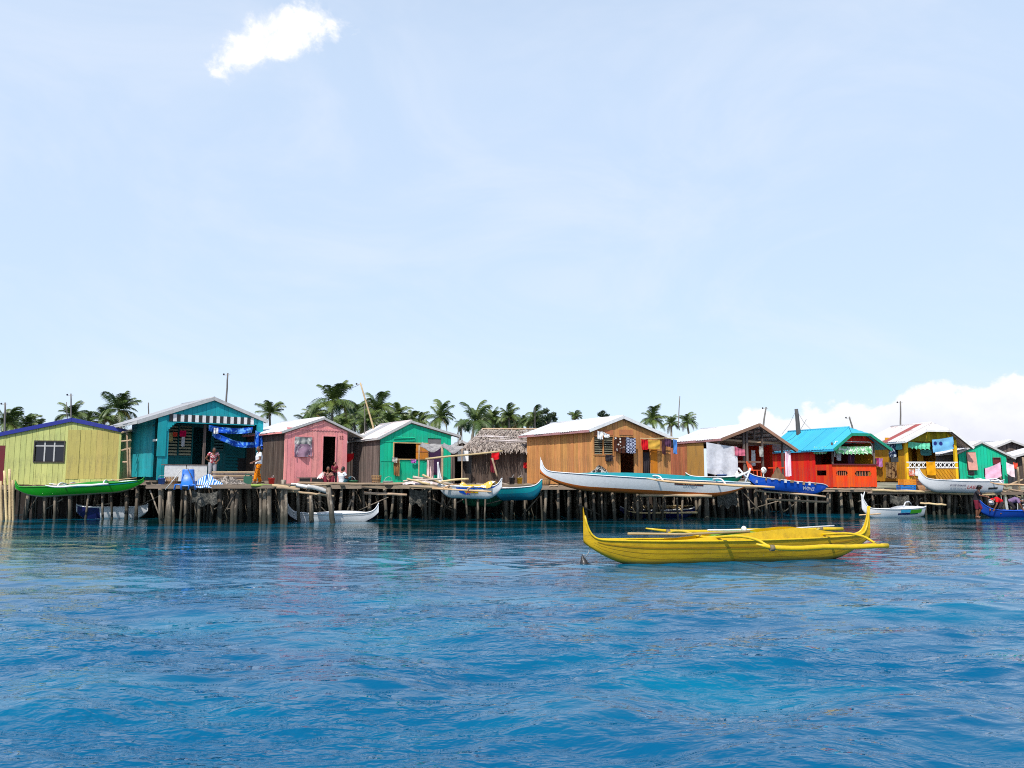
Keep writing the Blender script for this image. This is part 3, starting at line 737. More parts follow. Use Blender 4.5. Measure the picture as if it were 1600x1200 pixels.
# 5 thatched hut, eave towards the water
f = Fr(738, 720, 43, 8); F5 = f; H5 = house(f, 'thatched_hut', 'grey board hut with shaggy thatched roof beside the orange house', 'hut')
W = f.u(862); D = 4.; zb = f.z(780, 757); zt = f.z(780, 699); zrd = f.z(780, 673, 1.9)
plank_wall(H5, M_DARK, 0, W * .60, zb, zt + .1, .17, jit=.012); plank_wall(H5, M_GREY, W * .60, W, zb, zt + .1, .2, jit=.02, gap=.02)
plank_wall(H5, M_DARK, 0, D, zb, zt + .1, .2, plane='y')
MB().box(.02, W, .02, D, zb - .1, zb - .02).build('floor', M_DARK, H5); MB().box(0, W, D, D + .03, zb, zt + .1).build('back_wall', M_DARK, H5)
def m_thatch():
    m, t, b = newmat('thatch'); v = t.new('ShaderNodeTexCoord').outputs['Object']
    n = t.noise(t.mapv(v, (9, 3, 3)), 1, 4, .7); n2 = t.noise(v, 1.4, 3, .6)
    c = t.mix(t.ramp(n, .3, .7), (.13, .095, .08), (.50, .42, .36)); c = t.mix(t.ramp(n2, .55, .75, 0, .6), c, (.20, .14, .11))
    inp(b, 'Base Color', c, t); inp(b, 'Roughness', .95); return m
M_TH = m_thatch()
A0, A1, RB = Vector((-.55, -.5, zt - .12)), Vector((W + .6, -.5, zt - .12)), 1.9
def th_pt(a, s): # a along 0..1, s up slope 0..1 ; the left end is hipped
    left = -.55 + 1.25 * s; x = left + (W + .6 - left) * a
    return Vector((x, -.5 + (RB + .5) * s, zt - .12 + (zrd - zt + .12) * s))
b = MB(); b.grid([[th_pt(i / 10, j / 4) for i in range(11)] for j in range(5)]); b.build('thatch_bed', M_TH, H5)
b = MB(); b.tri(th_pt(0, 0), th_pt(0, 1), Vector((-.55, D + .3, zt - .12))); b.tri(th_pt(0, 1), Vector((.7, 2 * RB, zrd - .9)), Vector((-.55, D + .3, zt - .12)))
b.quad(th_pt(0, 1), th_pt(1, 1), Vector((W + .6, D + .5, zt - .12)), Vector((-.55, D + .5, zt - .12))); b.build('thatch_back', M_TH, H5)
b = MB(); nrm = Vector((0, -(zrd - zt), RB + .5)).normalized()
for row in range(13):
    s = row / 12.5
    for i in range(210):
        a = rr(-.015, 1.01); p = th_pt(min(1, max(0, a)), min(1, s + rr(.0, .05))) + nrm * rr(.02, .10); ln = rr(.25, .5); wv = Vector((rr(.012, .03), 0, 0))
        sl_ = (th_pt(.5, 0) - th_pt(.5, 1)).normalized(); e = p + (sl_ + Vector((rr(-.45, .45), 0, 0))).normalized() * ln + nrm * rr(-.06, .06) + Vector((0, 0, -.12 if row == 0 else 0))
        b.quad(p - wv, p + wv, e + wv * .5, e - wv * .5)
o = b.build('thatch', M_TH, H5); o['kind'] = 'stuff'
for i in range(9):
    a = rr(0, .6); s = rr(.15, .95); stick(H5, th_pt(a, s) + nrm * .13, th_pt(a + rr(.25, .4), min(1, s + rr(-.12, .12))) + nrm * .13, .02, M_TINR, 'roof_stick')
stick(H5, th_pt(0, 1) + Vector((0, 0, .1)), th_pt(1, 1) + Vector((0, 0, .12)), .05, M_RAW, 'ridge_pole')

# 6 orange timber house with white roof
f = Fr(926, 700, 37.6, 30); F6 = f; H6 = house(f, 'stilt_house', 'unpainted orange timber house with white tin roof and laundry', group='stilt houses along the water')
W = f.u(1047); D = f.dz(824, 700)[0]; zb = f.z(940, 757); zr = f.z(971, 652); ru = f.u(971, 655); zL = f.z(926, 670); zR = f.z(1047, 685)
w1 = f.rect(927, 941, 682, 710); w2 = f.rect(943, 957, 682, 710); dr = f.rect(969, 990, 683, 757); d2_ = f.rect(1004, 1015, 690, 757)
plank_wall(H6, M_ORW, 0, W, zb, gable(W, ru, zL, zr, zR), .165, [w1, w2, (dr[0], dr[1], zb - .3, dr[3]), (d2_[0], d2_[1], zb - .3, d2_[3])], gap=.009)
plank_wall(H6, M_ORW, .03, D, zb, zL, .19, plane='y', gap=.016, jit=.01)
shell(H6, W, D, zb, ru, zL, zr, zR, M_ORW2)
fa_ = frame(H6, (w1[0], w2[1], w1[2], w1[3]), -.032, M_ORW, .05, .03, bars=(.5,)); jalousie(fa_, w1, .0, m_wood('dark_louvre', srgb(120, 116, 96), axis='x'), 8); jalousie(fa_, w2, .0, m_wood('dark_louvre', srgb(120, 116, 96), axis='x'), 8)
for x0, x1 in ((927, 941), (943, 957), (966, 988)):
    r_ = f.rect(x0, x1, 671.5, 680); MB().box(r_[0], r_[1], -.05, -.036, r_[2], r_[3]).build('vent_panel', M_ORW2, H6)
MB().box(f.u(1016, 720), f.u(1026, 720), -.06, -.036, zb, f.z(1020, 700)).build('orange_door', m_wood('amber_door', srgb(196, 112, 22)), H6)
MB().box(-.035, .06, -.05, .05, zb, zL).build('corner_board', M_ORW, H6)
roof(H6, W, D, ru, zL, zr, zR, M_TIN, M_WHITE, ovf=.16, ovL=.3, ovR=.25, ovb=.4, fh=.15, eavemat=m_paint('mauve_trim', srgb(168, 120, 120)))
zb6 = zb; W6 = W

# 7 open shed with white roof
f = Fr(1124, 700, 40, 20); F7 = f; H7 = house(f, 'stilt_house', 'open fronted timber shed with white roof and bare roof trusses', group='stilt houses along the water')
W = f.u(1224); D = f.dz(1048, 710)[0]; zb = f.z(1150, 748); zr = f.z(1180, 664); ru = f.u(1180, 664); zL = f.z(1124, 686); zR = f.z(1224, 694)
dA = f.dz(1100, 720)[0]; dB = f.dz(1074, 720)[0]
plank_wall(H7, M_ORW2, dB, D, zb, zL, .2, plane='y'); plank_wall(H7, m_wood('tan_plywood', srgb(176, 134, 66), var=.06, grain=.2), dA, dB - .02, zb, zL - .12, 1.0, plane='y', name='plywood_sheet')
MB().box(.02, W, .02, D, zb - .1, zb - .02).build('floor', M_DARK, H7); plank_wall(H7, M_RED, 0.9, D, zb, zR, .22, plane='y', off=W + .03)
plank_wall(H7, M_DARK, 0, W, zb, gable(W, ru, zL, zr, zR), .22, off=D, openings=[(W * .35, W * .6, zb - .2, zL - .3)])
for px_ in (1124, 1163, 1168, 1192, 1223):
    u = f.u(px_, 720); MB().box(u - .045, u + .045, -.03, .06, zb - .1, gable(W, ru, zL, zr, zR)(min(max(u, 0), W)) - .02).build('post', M_GREY, H7)
for d in (0., 1.6, 3.2):
    MB().bar((0, d + .1, zL - .02), (W, d + .1, min(zL, zR) + .04), .06, .10).build('tie_beam', m_wood('beam_pale', srgb(160, 130, 105), axis='x'), H7)
    MB().bar((ru, d + .1, zL), (ru, d + .1, zr - .05), .07, .06).build('king_post', M_GREY, H7)
MB().bar((0, -.05, f.z(1150, 721)), (W * .62, -.05, f.z(1190, 722)), .05, .09).build('rail', m_wood('rail_wood', srgb(128, 96, 80), axis='x'), H7)
MB().bar((-.42, -.05, zb), (0, -.05, f.z(1124, 723)), .05, .06).build('brace', M_GREY, H7)
MB().bar((f.u(1200, 731), -.02, f.z(1200, 731)), (W, -.02, f.z(1224, 731)), .04, .06).build('rail', M_RED, H7)
roof(H7, W, D, ru, zL, zr, zR, M_TIN, m_wood('brown_trim', srgb(150, 112, 92), axis='x'), ovf=.35, ovL=.1, ovR=.6, fh=.15, eavemat=m_paint('mauve_trim', srgb(168, 120, 120)))
# purlins under the sheets
for k in range(1, 5):
    for s_ in (0, 1):
        us, zs = (0, zL) if s_ == 0 else (W, zR); fk = k / 5.; MB().box(us + (ru - us) * fk - .03, us + (ru - us) * fk + .03, -.3, D, zs + (zr - zs) * fk - .06, zs + (zr - zs) * fk).build('purlin', M_GREY, H7)
zb7 = zb; W7 = W; zL7 = zL

# 8 red house with turquoise roof
f = Fr(1299, 700, 43, 23); F8 = f; H8 = house(f, 'stilt_house', 'red and orange house with turquoise roof and slotted porch panel', group='stilt houses along the water')
W = f.u(1367); D = f.dz(1203, 720)[0]; zb = f.z(1330, 761); zr = f.z(1332, 664); ru = f.u(1334, 680); zL = f.z(1299, 698); zR = f.z(1367, 692); zr = zL + 1.05
M_ORR = m_wood('orange_red_board', srgb(236, 78, 16), var=.06, grain=.16, wear=.05, under=srgb(170, 50, 16))
op = f.rect(1303, 1362, 692, 726); s1 = f.rect(1306, 1324, 735.5, 743); s2 = f.rect(1335, 1361, 736, 744)
g = gable(W, ru, zL, zr, zR)
plank_wall(H8, M_ORR, 0, W, zb, op[2], .19, [s1, s2], name='porch_board')
plank_wall(H8, M_RED, 0, W, op[3] + .0, lambda u: min(g(u), f.z(1345, 679, -.45)), .2, name='gable_board')
for px_, m_ in ((1300.5, M_GREY), (1365, M_GREY)): u = f.u(px_, 700); MB().box(u - .04, u + .04, -.03, .05, op[2], op[3]).build('porch_post', m_, H8)
dP = f.dz(1274, 715)[0]; sop = f.srect(1277, 1298, 695, 726); ss = f.srect(1277, 1292, 735, 743)
plank_wall(H8, M_RED, dP, D, zb, zL, .21, plane='y', gap=.012)
plank_wall(H8, M_RED, 0, dP, zb, sop[2], .2, [ss], plane='y', name='porch_board')
plank_wall(H8, M_RED, 0, dP, sop[3], zL, .3, plane='y')
for s_ in (s1, s2):   # bars and rounded ends inside the slots
    for k in range(1, 6): u = s_[0] + (s_[1] - s_[0]) * k / 6; MB().box(u - .02, u + .02, .0, .03, s_[2], s_[3]).build('slot_bar', M_ORW2, H8)
    for e in (0, 1):
        u = s_[e]; d_ = .12 if e == 0 else -.12; b = MB()
        for zz, zc in ((s_[2], 1), (s_[3], -1)): b.tri((u, -.034, zz), (u + d_, -.034, zz), (u, -.034, zz + zc * .12))
        b.build('slot_corner', M_ORR, H8)
MB().box(-.05, W + .06, -.09, -.034, op[2] - .03, op[2] + .04).build('porch_rail', M_DKRED, H8)
b = MB(); b.tube([(op[0], -.06, op[2] + .4), (op[0], -.06, op[3] - .1), (op[0] + .12, -.06, op[3] + .06), (op[1] - .15, -.06, op[3] + .06), (op[1], -.06, op[3] - .1), (op[1], -.06, op[2] + .5)], .025, 6); b.build('arched_rail', M_WHITE, H8)
MB().box(.02, W - .02, .02, D, zb - .08, zb - .01).build('floor', M_DARK, H8)
plank_wall(H8, M_RED, dP + .6, D, zb, zR, .24, plane='y', off=W + .03); plank_wall(H8, M_OCH, 0.05, dP + .6, zb, zR, .2, plane='y', off=W + .03); plank_wall(H8, M_DARK, .05, W-.05, zb, op[2]-.05, .25, off=.5); plank_wall(H8, M_RED, 0, W, zb, g, .24, off=D)  # dark inner planks are added behind the slots to block daylight
plank_wall(H8, m_wood('maroon_board', srgb(90, 30, 24)), 0, W, zb, zL, .22, [(W * .28, W * .62, zb - .1, op[3] - .05)], off=dP + .5)
roof(H8, W, D, ru, zL, zr, zR, M_CYAN, M_GREENF, ovf=.45, ovL=.28, ovR=.75, ovb=.2, fh=.15, clip=(f.z(1345, 679, -.45), .75), eavemat=m_tin('cyan_edge', srgb(40, 160, 200), rust=.02), period=.2)
zb8 = zb

# 9 ochre house with white lattice veranda
f = Fr(1414, 700, 45, 9); F9 = f; H9 = house(f, 'stilt_house', 'ochre yellow house with white lattice veranda and rust striped roof', group='stilt houses along the water')
W = f.u(1494); D = f.dz(1352, 715)[0]; zb = f.z(1450, 752); ru = f.u(1464, 680); zL = f.z(1414, 687); zR = f.z(1494, 685); zr = zL + .95
op = f.rect(1418, 1490, 690, 721); lat = f.rect(1418, 1492, 722, 731)
g = gable(W, ru, zL, zr, zR)
plank_wall(H9, M_OCH, 0, W, zb, lat[2], .17, name='porch_board'); plank_wall(H9, m_wood('olive_board', srgb(170, 150, 20)), 0, W, op[3], lambda u: min(g(u), f.z(1465, 673, -.45)), .2, name='gable_board')
cw = f.srect(1391, 1404, 702, 722); plank_wall(H9, M_OCH, 0.05, D, zb, zL, .2, [cw], plane='y')
MB().box(.0, .03, cw[0], cw[1], cw[2], cw[3]).build('window_pane', M_GLASS, H9)
for px_ in (1415.5, 1492): u = f.u(px_, 700); MB().box(u - .08, u + .08, -.06, .06, zb, zL).build('veranda_post', m_wood('yellow_post', srgb(222, 176, 20)), H9)
MB().box(0, W, -.07, -.034, lat[3] - .04, lat[3] + .02).build('top_rail', M_WHITE, H9); MB().box(0, W, -.07, -.034, lat[2] - .02, lat[2] + .03).build('bottom_rail', M_WHITE, H9)
nx = 11
for i in range(nx):
    a, c = lat[0] + (lat[1] - lat[0]) * i / nx, lat[0] + (lat[1] - lat[0]) * (i + 1) / nx
    MB().bar((a, -.055, lat[2]), (c, -.055, lat[3]), .02, .045).build('lattice_slat', M_WHITE, H9); MB().bar((a, -.042, lat[3]), (c, -.042, lat[2]), .02, .045).build('lattice_slat', M_WHITE, H9)
for i in range(7):
    a = W * (.52 + .065 * i); MB().bar((a - .25, -.045, lat[2] - .06), (a + .25, -.045, zb + .03), .018, .03).build('diagonal_batten', M_OCH, H9)
PD = 1.8; wr = f.rect(1437, 1462, 690, 728, PD)
plank_wall(H9, M_OCH, 0, W, zb, zL + .2, .22, [f.rect(1424, 1432, 695, 726, PD), f.rect(1442, 1476, 692, 728, PD)], off=PD)
MB().box(.02, W, .02, D, zb - .08, zb - .01).build('floor', M_DARK, H9); plank_wall(H9, M_OCH, PD, D, zb, zR, .24, plane='y', off=W + .03); plank_wall(H9, M_OCH, 0, W, zb, g, .24, off=D)
M_TINW = m_tin('offwhite_tin', (.72, .66, .64), rust=.28)
roof(H9, W, D, ru, zL, zr, zR, M_TINW, M_WHITE, ovf=.45, ovL=.3, ovR=.75, fh=.12, clip=(f.z(1465, 673, -.45), .8), mats=[M_TINW, M_TINW, M_RUST, M_TINR, M_TINW, M_TINR], hipmat=M_TINW, period=.2)
zb9 = zb

# 10 small mint house on the right
f = Fr(1498, 720, 46, -8); F10 = f; H10 = house(f, 'stilt_house', 'small mint green house with pink shutter on the right', group='stilt houses along the water')
W = f.u(1571); D = 4.5; zb = f.z(1530, 757); zr = f.z(1533, 691); ru = f.u(1533, 695); zL = f.z(1498, 707); zR = f.z(1571, 710)
w1 = f.rect(1511, 1523, 707, 734); w2 = f.rect(1552, 1562, 716, 724); dr = f.rect(1552, 1566, 726, 757)
plank_wall(H10, M_MINT, 0, W, zb, gable(W, ru, zL, zr, zR), .17, [w1, w2, (dr[0], dr[1], zb - .2, dr[3])])
plank_wall(H10, M_DARK, 0.04, D, zb, zL, .2, plane='y'); shell(H10, W, D, zb, ru, zL, zr, zR, M_DARK)
MB().hexa([(w1[0] - .03, -.25, w1[2] - .02), (w1[1] + .05, -.25, w1[2] - .02), (w1[1] + .05, -.22, w1[2] - .02), (w1[0] - .03, -.22, w1[2] - .02), (w1[0] - .03, -.07, w1[3]), (w1[1] + .05, -.07, w1[3]), (w1[1] + .05, -.04, w1[3]), (w1[0] - .03, -.04, w1[3])]).build('shutter', m_paint('pink_shutter', srgb(196, 140, 126)), H10)
frame(H10, w1, -.03, M_DARK, .04, .02); frame(H10, w2, -.03, M_DKRED, .04, .03)
MB().box(w2[0], w2[1], .0, .02, w2[2], w2[3]).build('window_panel', M_DKRED, H10)
roof(H10, W, D, ru, zL, zr, zR, M_TIN, M_GREYP, ovf=.12, ovL=.15, ovR=.45, fh=.10)
zb10 = zb

# 11 last shack at the right edge
f = Fr(1588, 720, 50, -14); F11 = f; H11 = house(f, 'stilt_house', 'brown board shack with white roof cut by the right edge', group='stilt houses along the water')
W = 5.2; D = 4.; zb = f.z(1588, 757); zL = f.z(1588, 712); zr = f.z(1660, 694); ru = 2.4; zR = zL
plank_wall(H11, M_DARK, 0, W, zb, gable(W, ru, zL, zr, zR), .2, [(.5, 1.3, zb - .2, zb + 1.4)]); plank_wall(H11, M_GREY, 0.04, D, zb, zL, .2, plane='y'); shell(H11, W, D, zb, ru, zL, zr, zR, M_DARK)
roof(H11, W, D, ru, zL, zr, zR, M_TIN, M_GREYP, ovf=.5, ovL=.3, ovR=.3)

# 12 background shacks glimpsed between the houses
def shack(px, Y, deg, wpx, ytop, ybase, label, mat, rmat, D=3.5):
    f = Fr(px, 720, Y, deg); h = house(f, 'shack', label, 'shack', 'shacks behind the front row')
    W = f.u(px + wpx, 720); zb = f.z(px, ybase); zL = f.z(px, ytop + 12); zr = f.z(px + wpx / 2, ytop); zR = zL
    plank_wall(h, mat, 0, W, zb, gable(W, W / 2, zL, zr, zR), .22, [(W * .3, W * .5, zb - .1, zb + 1.6)], jit=.02, gap=.02); plank_wall(h, mat, .04, D, zb, zL, .22, plane='y', jit=.02)
    shell(h, W, D, zb, W / 2, zL, zr, zR, mat); roof(h, W, D, W / 2, zL, zr, zR, rmat, M_GREYP, ovf=.3)
    return h
shack(172, 43, 20, 60, 672, 757, 'weathered open shack squeezed between the yellow and teal houses', M_DARK, M_TIN)
shack(536, 46, 25, 52, 681, 757, 'dark shack in the gap right of the pink house', M_DARK, M_TINR)
shack(696, 47, 10, 50, 690, 757, 'grey shack in the gap left of the thatched hut', M_GREY, M_TING)
shack(1222, 52, 15, 60, 690, 757, 'shack hidden behind the open shed and red house', M_DARK, M_TIN)
shack(1548, 55, -5, 62, 689, 757, 'white roofed shack behind the small mint house', M_GREY, M_TIN)
# ================================================================== stilts and decks
M_BLOCKER = m_wood('dark_blocker', srgb(54, 44, 38), var=.4, grain=.5, wear=.2, under=srgb(30, 26, 22))
def deck_at(label, px0, px1, py, Y, depth, deg=0., nu=8, rows=4, skirt=True, skl=0., **kw):
    a = at(px0, py, Y); fr = Fr(px0, py, Y, deg); W = fr.u(px1, py)
    r_ = platform(label, fr.o, fr.th, 0, W, 0, depth, a.z, nu, rows, **kw)
    bm_ = m_post()
    for k in range(4):   # crooked braces and cross sticks among the posts
        u_ = rr(0, W); stick(r_, (u_, rr(-.05, .9), rr(.15, .7)), (u_ + rr(-1.6, 1.6), rr(-.05, .9), rr(.6, a.z - .15)), rr(.02, .04), bm_, 'brace')
    if skirt:   # slabs added to block the bright water and shore behind the stilts
        plank_wall(r_, M_BLOCKER, -.7 - skl, W + .7, -.5, lambda u: a.z - .12 + .08 * math.sin(u * 5.3), .30, off=depth - .1, gap=-.03, jit=.05, name='blocker_slab')
    return r_, fr, W, a.z
P1, _, _, zd1 = deck_at('stilts and plank deck under the yellow house', -40, 208, 759, 37.3, 6.5, 6, nu=11, rows=5, dens_back=1, skl=4.)
P2, FD2, WD2, zd2 = deck_at('wide plank deck in front of the teal house', 236, 452, 757, 34.2, 4.6, 0, nu=10, rows=4, dens_back=1, fat=(.9, 1.6), skirt=False)
P2b, _, _, _ = deck_at('stilts under the teal house itself', 206, 420, 752, 37.6, 6.0, 14, nu=8, rows=4, dens_back=1)
P3, _, WD3, zd3 = deck_at('stilts and narrow deck under the pink house', 436, 562, 758, 36.4, 6.6, 6, nu=7, rows=5, dens_back=1)
P4, _, _, zd4 = deck_at('stilts and pole deck under the mint green house', 553, 706, 758, 37.4, 6.4, 4, nu=8, rows=5, dens_back=1)
P5, FD5, WD5, zd5 = deck_at('rickety stilt rack under the boats by the thatched hut', 700, 846, 757, 37.4, 7.0, 3, nu=8, rows=5, dens_back=1)
P6, FD6, WD6, zd6 = deck_at('stilts and deck under the orange timber house', 846, 1062, 759, 36.8, 8.0, 4, nu=14, rows=5, dens_back=1)
P7, FD7, WD7, zd7 = deck_at('stilts and deck under the open shed', 1062, 1240, 757, 38.8, 7.0, 4, nu=11, rows=5, dens_back=1)
P8, FD8, WD8, zd8 = deck_at('tall thin stilts under the red house', 1240, 1370, 763, 43.0, 6.0, 6, nu=9, rows=5, dens_back=1, fat=(.8, 1.3))
P9, FD9, WD9, zd9 = deck_at('long stilt deck below the ochre veranda', 1364, 1500, 767, 42.2, 7.5, 2, nu=11, rows=5, dens_back=1, fat=(.8, 1.3))
P10, FD10, WD10, zd10 = deck_at('stilt deck at the right end with boats on it', 1500, 1680, 768, 42.6, 8.0, 2, nu=12, rows=5, dens_back=1, fat=(.8, 1.3))

# heavy single posts and mooring poles that stand out in front
def lone_post(px, ytop, ybot, r, label, lean_px=0., mat=None, name='mooring_post'):
    Y = CAMZ * FPX / (ybot - 744.); b0 = at(px, ybot, Y); t0 = at(px + lean_px, ytop, Y)
    root = thing(name, label, 'post', (b0.x, b0.y, 0), 0, 'posts standing free in the water'); n = 8
    ax = Vector((t0.x - b0.x, 0, t0.z)); pts = [ax * (-.35 + 1.35 * i / n) + Vector((rr(-.012, .012), rr(-.012, .012), 0)) for i in range(n + 1)]
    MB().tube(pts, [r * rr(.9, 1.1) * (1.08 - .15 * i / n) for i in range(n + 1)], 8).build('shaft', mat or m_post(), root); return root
for px_, y0_, y1_, r_, l_, t_ in ((265, 768, 818, .10, 0, 'pale barnacled post under the left corner of the teal deck'), (294, 772, 813, .08, 0, 'slim post under the teal deck beside the barnacled one'),
        (358, 766, 812, .08, 0, 'straight post below the middle of the teal deck'), (413, 760, 817, .12, 2, 'thick knotty post at the right end of the teal deck'), (447, 765, 818, .07, 0, 'dark post at the bow of the white boat under the pink house'),
        (487, 774, 815, .09, -1, 'dark stubby post in front of the white moored boat'), (520, 762, 816, .11, -7, 'thick brown post leaning before the white moored boat'), (538, 780, 812, .05, 11, 'thin pale stake leaning against the white moored boat'),
        (576, 764, 811, .07, 3, 'pale post at the right end of the white moored boat'), (626, 758, 810, .08, 1, 'post below the window of the mint green house'), (679, 754, 806, .07, -4, 'crooked post below the purple door'),
        (735, 765, 808, .09, -5, 'pale post under the yellow and white boat'), (776, 771, 803, .08, -4, 'leaning post between the two middle boats'), (1001, 778, 809, .09, 1, 'dark post under the rear half of the long white boat'),
        (1030, 778, 808, .08, 0, 'dark post left of the tall one beside the long white boat'), (1104, 761, 812, .10, 0, 'tallest post standing before the stern of the long white boat'), (925, 764, 806, .15, 0, 'fattest post below the window of the orange house'),
        (1369, 764, 790, .12, -5, 'pale log post leaning at the right corner of the red house'), (1466, 768, 800, .09, 0, 'pale crooked post under the ochre deck rail'), (500, 770, 806, .06, 0, 'slim post behind the white moored boat')):
    lone_post(px_, y0_, y1_, r_, t_, l_)
# rails of round poles lashed along the decks
def rail(a, b, r, label, mat=None, grp='round poles lashed along the decks'):
    a = Vector(a); b = Vector(b); o = MB().tube([(a.lerp(b, i / 6) - a) + Vector((0, rr(-.01, .01), rr(-.015, .015))) for i in range(7)], [r * rr(.9, 1.1) for _ in range(7)], 7).build('timber_pole', mat or M_RAW); o.location = a
    tag(o, label, 'pole', grp); return o
rail(at(448, 767, 35.4), at(522, 775, 35.4), .05, 'pole below the pink house deck above the white boat')
rail(at(569, 771, 36.6), at(636, 773, 36.6), .06, 'thin horizontal pole nailed low before the mint house')
rail(at(553, 757, 37.0), at(668, 755, 37.0), .07, 'long round pole along the deck edge of the mint house')
rail(at(640, 760, 35.8), at(735, 764, 35.8), .06, 'pole carrying the left outrigger of the yellow and white boat')
rail(at(665, 717, 36.5), at(785, 705, 36.5), .045, 'slanting pole that carries the red cloth', M_BAMB)
rail(at(1000, 773, 36.0), at(1112, 775, 36.0), .07, 'pale pole across the tall post under the long white boat')
rail(at(1362, 766, 41.9), at(1470, 769, 41.9), .07, 'long pale pole along the ochre deck edge', M_BAMB)
rail(at(1470, 770, 41.9), at(1556, 773, 41.9), .06, 'second pale pole on the right deck edge', M_BAMB)
rail(at(1198, 780, 39.0), at(1292, 784, 39.0), .05, 'lower pole of the rack under the blue boat')
rail(at(1180, 766, 38.0), at(1290, 776, 38.0), .05, 'upper pole of the rack under the blue boat')
rail(at(1438, 786, 40.5), at(1478, 789, 40.5), .05, 'yellowish pole jutting from the white floating boat', M_BAMB)
for i, (x0, y0, x1, y1, r_) in enumerate(((645, 745, 708, 757, .06), (660, 742, 700, 760, .05), (668, 762, 722, 765, .06), (690, 752, 732, 748, .05), (630, 752, 690, 748, .04), (636, 748, 672, 757, .05))):
    rail(at(x0, y0, 36.2 - .1 * i), at(x1, y1, 36.5 - .1 * i), r_, ('pale outrigger pole sloping down from the pink streaked cloth', 'steep pale pole crossing the other outrigger poles', 'lowest pale pole left of the yellow and white boat', 'pale pole touching the stem of the yellow and white boat', 'thin flat pole under the purple door', 'short pole lying on the pale clothes')[i], M_BAMB if i % 2 else m_wood('bleached', srgb(206, 188, 172), axis='x'), 'bleached poles by the middle boat')
rail(at(1285, 764, 42.6), at(1360, 765, 42.6), .05, 'pole under the floor of the red house')
rail(at(858, 760, 36.4), at(872, 759, 36.4), .05, 'short pole end left of the long white boat')
for i, (a_, b_) in enumerate((((1, 752), (4, 806)), ((7, 735), (12, 805)), ((15, 733), (17, 806)), ((20, 750), (22, 804)), ((-6, 757), (-2, 806)))):
    p, q = at(b_[0], b_[1], 36.8), at(a_[0], a_[1], 36.8); q.z = max(q.z, .5); p.z = -.3
    rail(p, q, .06, ('short pale bamboo stake at the left edge', 'tallest bamboo stake at the left edge', 'bamboo stake just right of the tallest at the left edge', 'rightmost bamboo stake before the green boat', 'leftmost bamboo stake cut by the frame')[i], M_BAMB, 'bamboo stakes at the left edge')
# bamboo and logs lying on the teal and pink decks
for i, (x0, y0, x1, y1, Y_, r_, m_, l_) in enumerate(((392, 758, 436, 760, 33.9, .06, m_wood('green_bamboo', srgb(150, 170, 80), axis='x'), 'greenish bamboo on the right end of the teal deck'), (425, 759, 462, 762, 33.8, .07, M_BAMB, 'first cut log end on the corner of the teal deck'),
        (432, 761, 468, 765, 33.7, .07, M_RAW, 'second cut log end below the first'), (455, 757, 505, 764, 35.3, .08, M_WHITE, 'pale log lying before the pink house'), (480, 759, 512, 768, 34.9, .10, m_paint('grey_pipe', (.5, .48, .46)), 'thick grey pipe pointing at the camera by the pink house'),
        (440, 762, 520, 756, 35.8, .05, M_RAW, 'thin stick across the pink deck'), (465, 754, 600, 757, 36.0, .06, M_RAW, 'long crooked pole along the edge of the pink deck'))):
    rail(at(x0, y0, Y_), at(x1, y1, Y_ + .3), r_, l_, m_, 'loose logs and bamboo on the decks')
MB_ = None

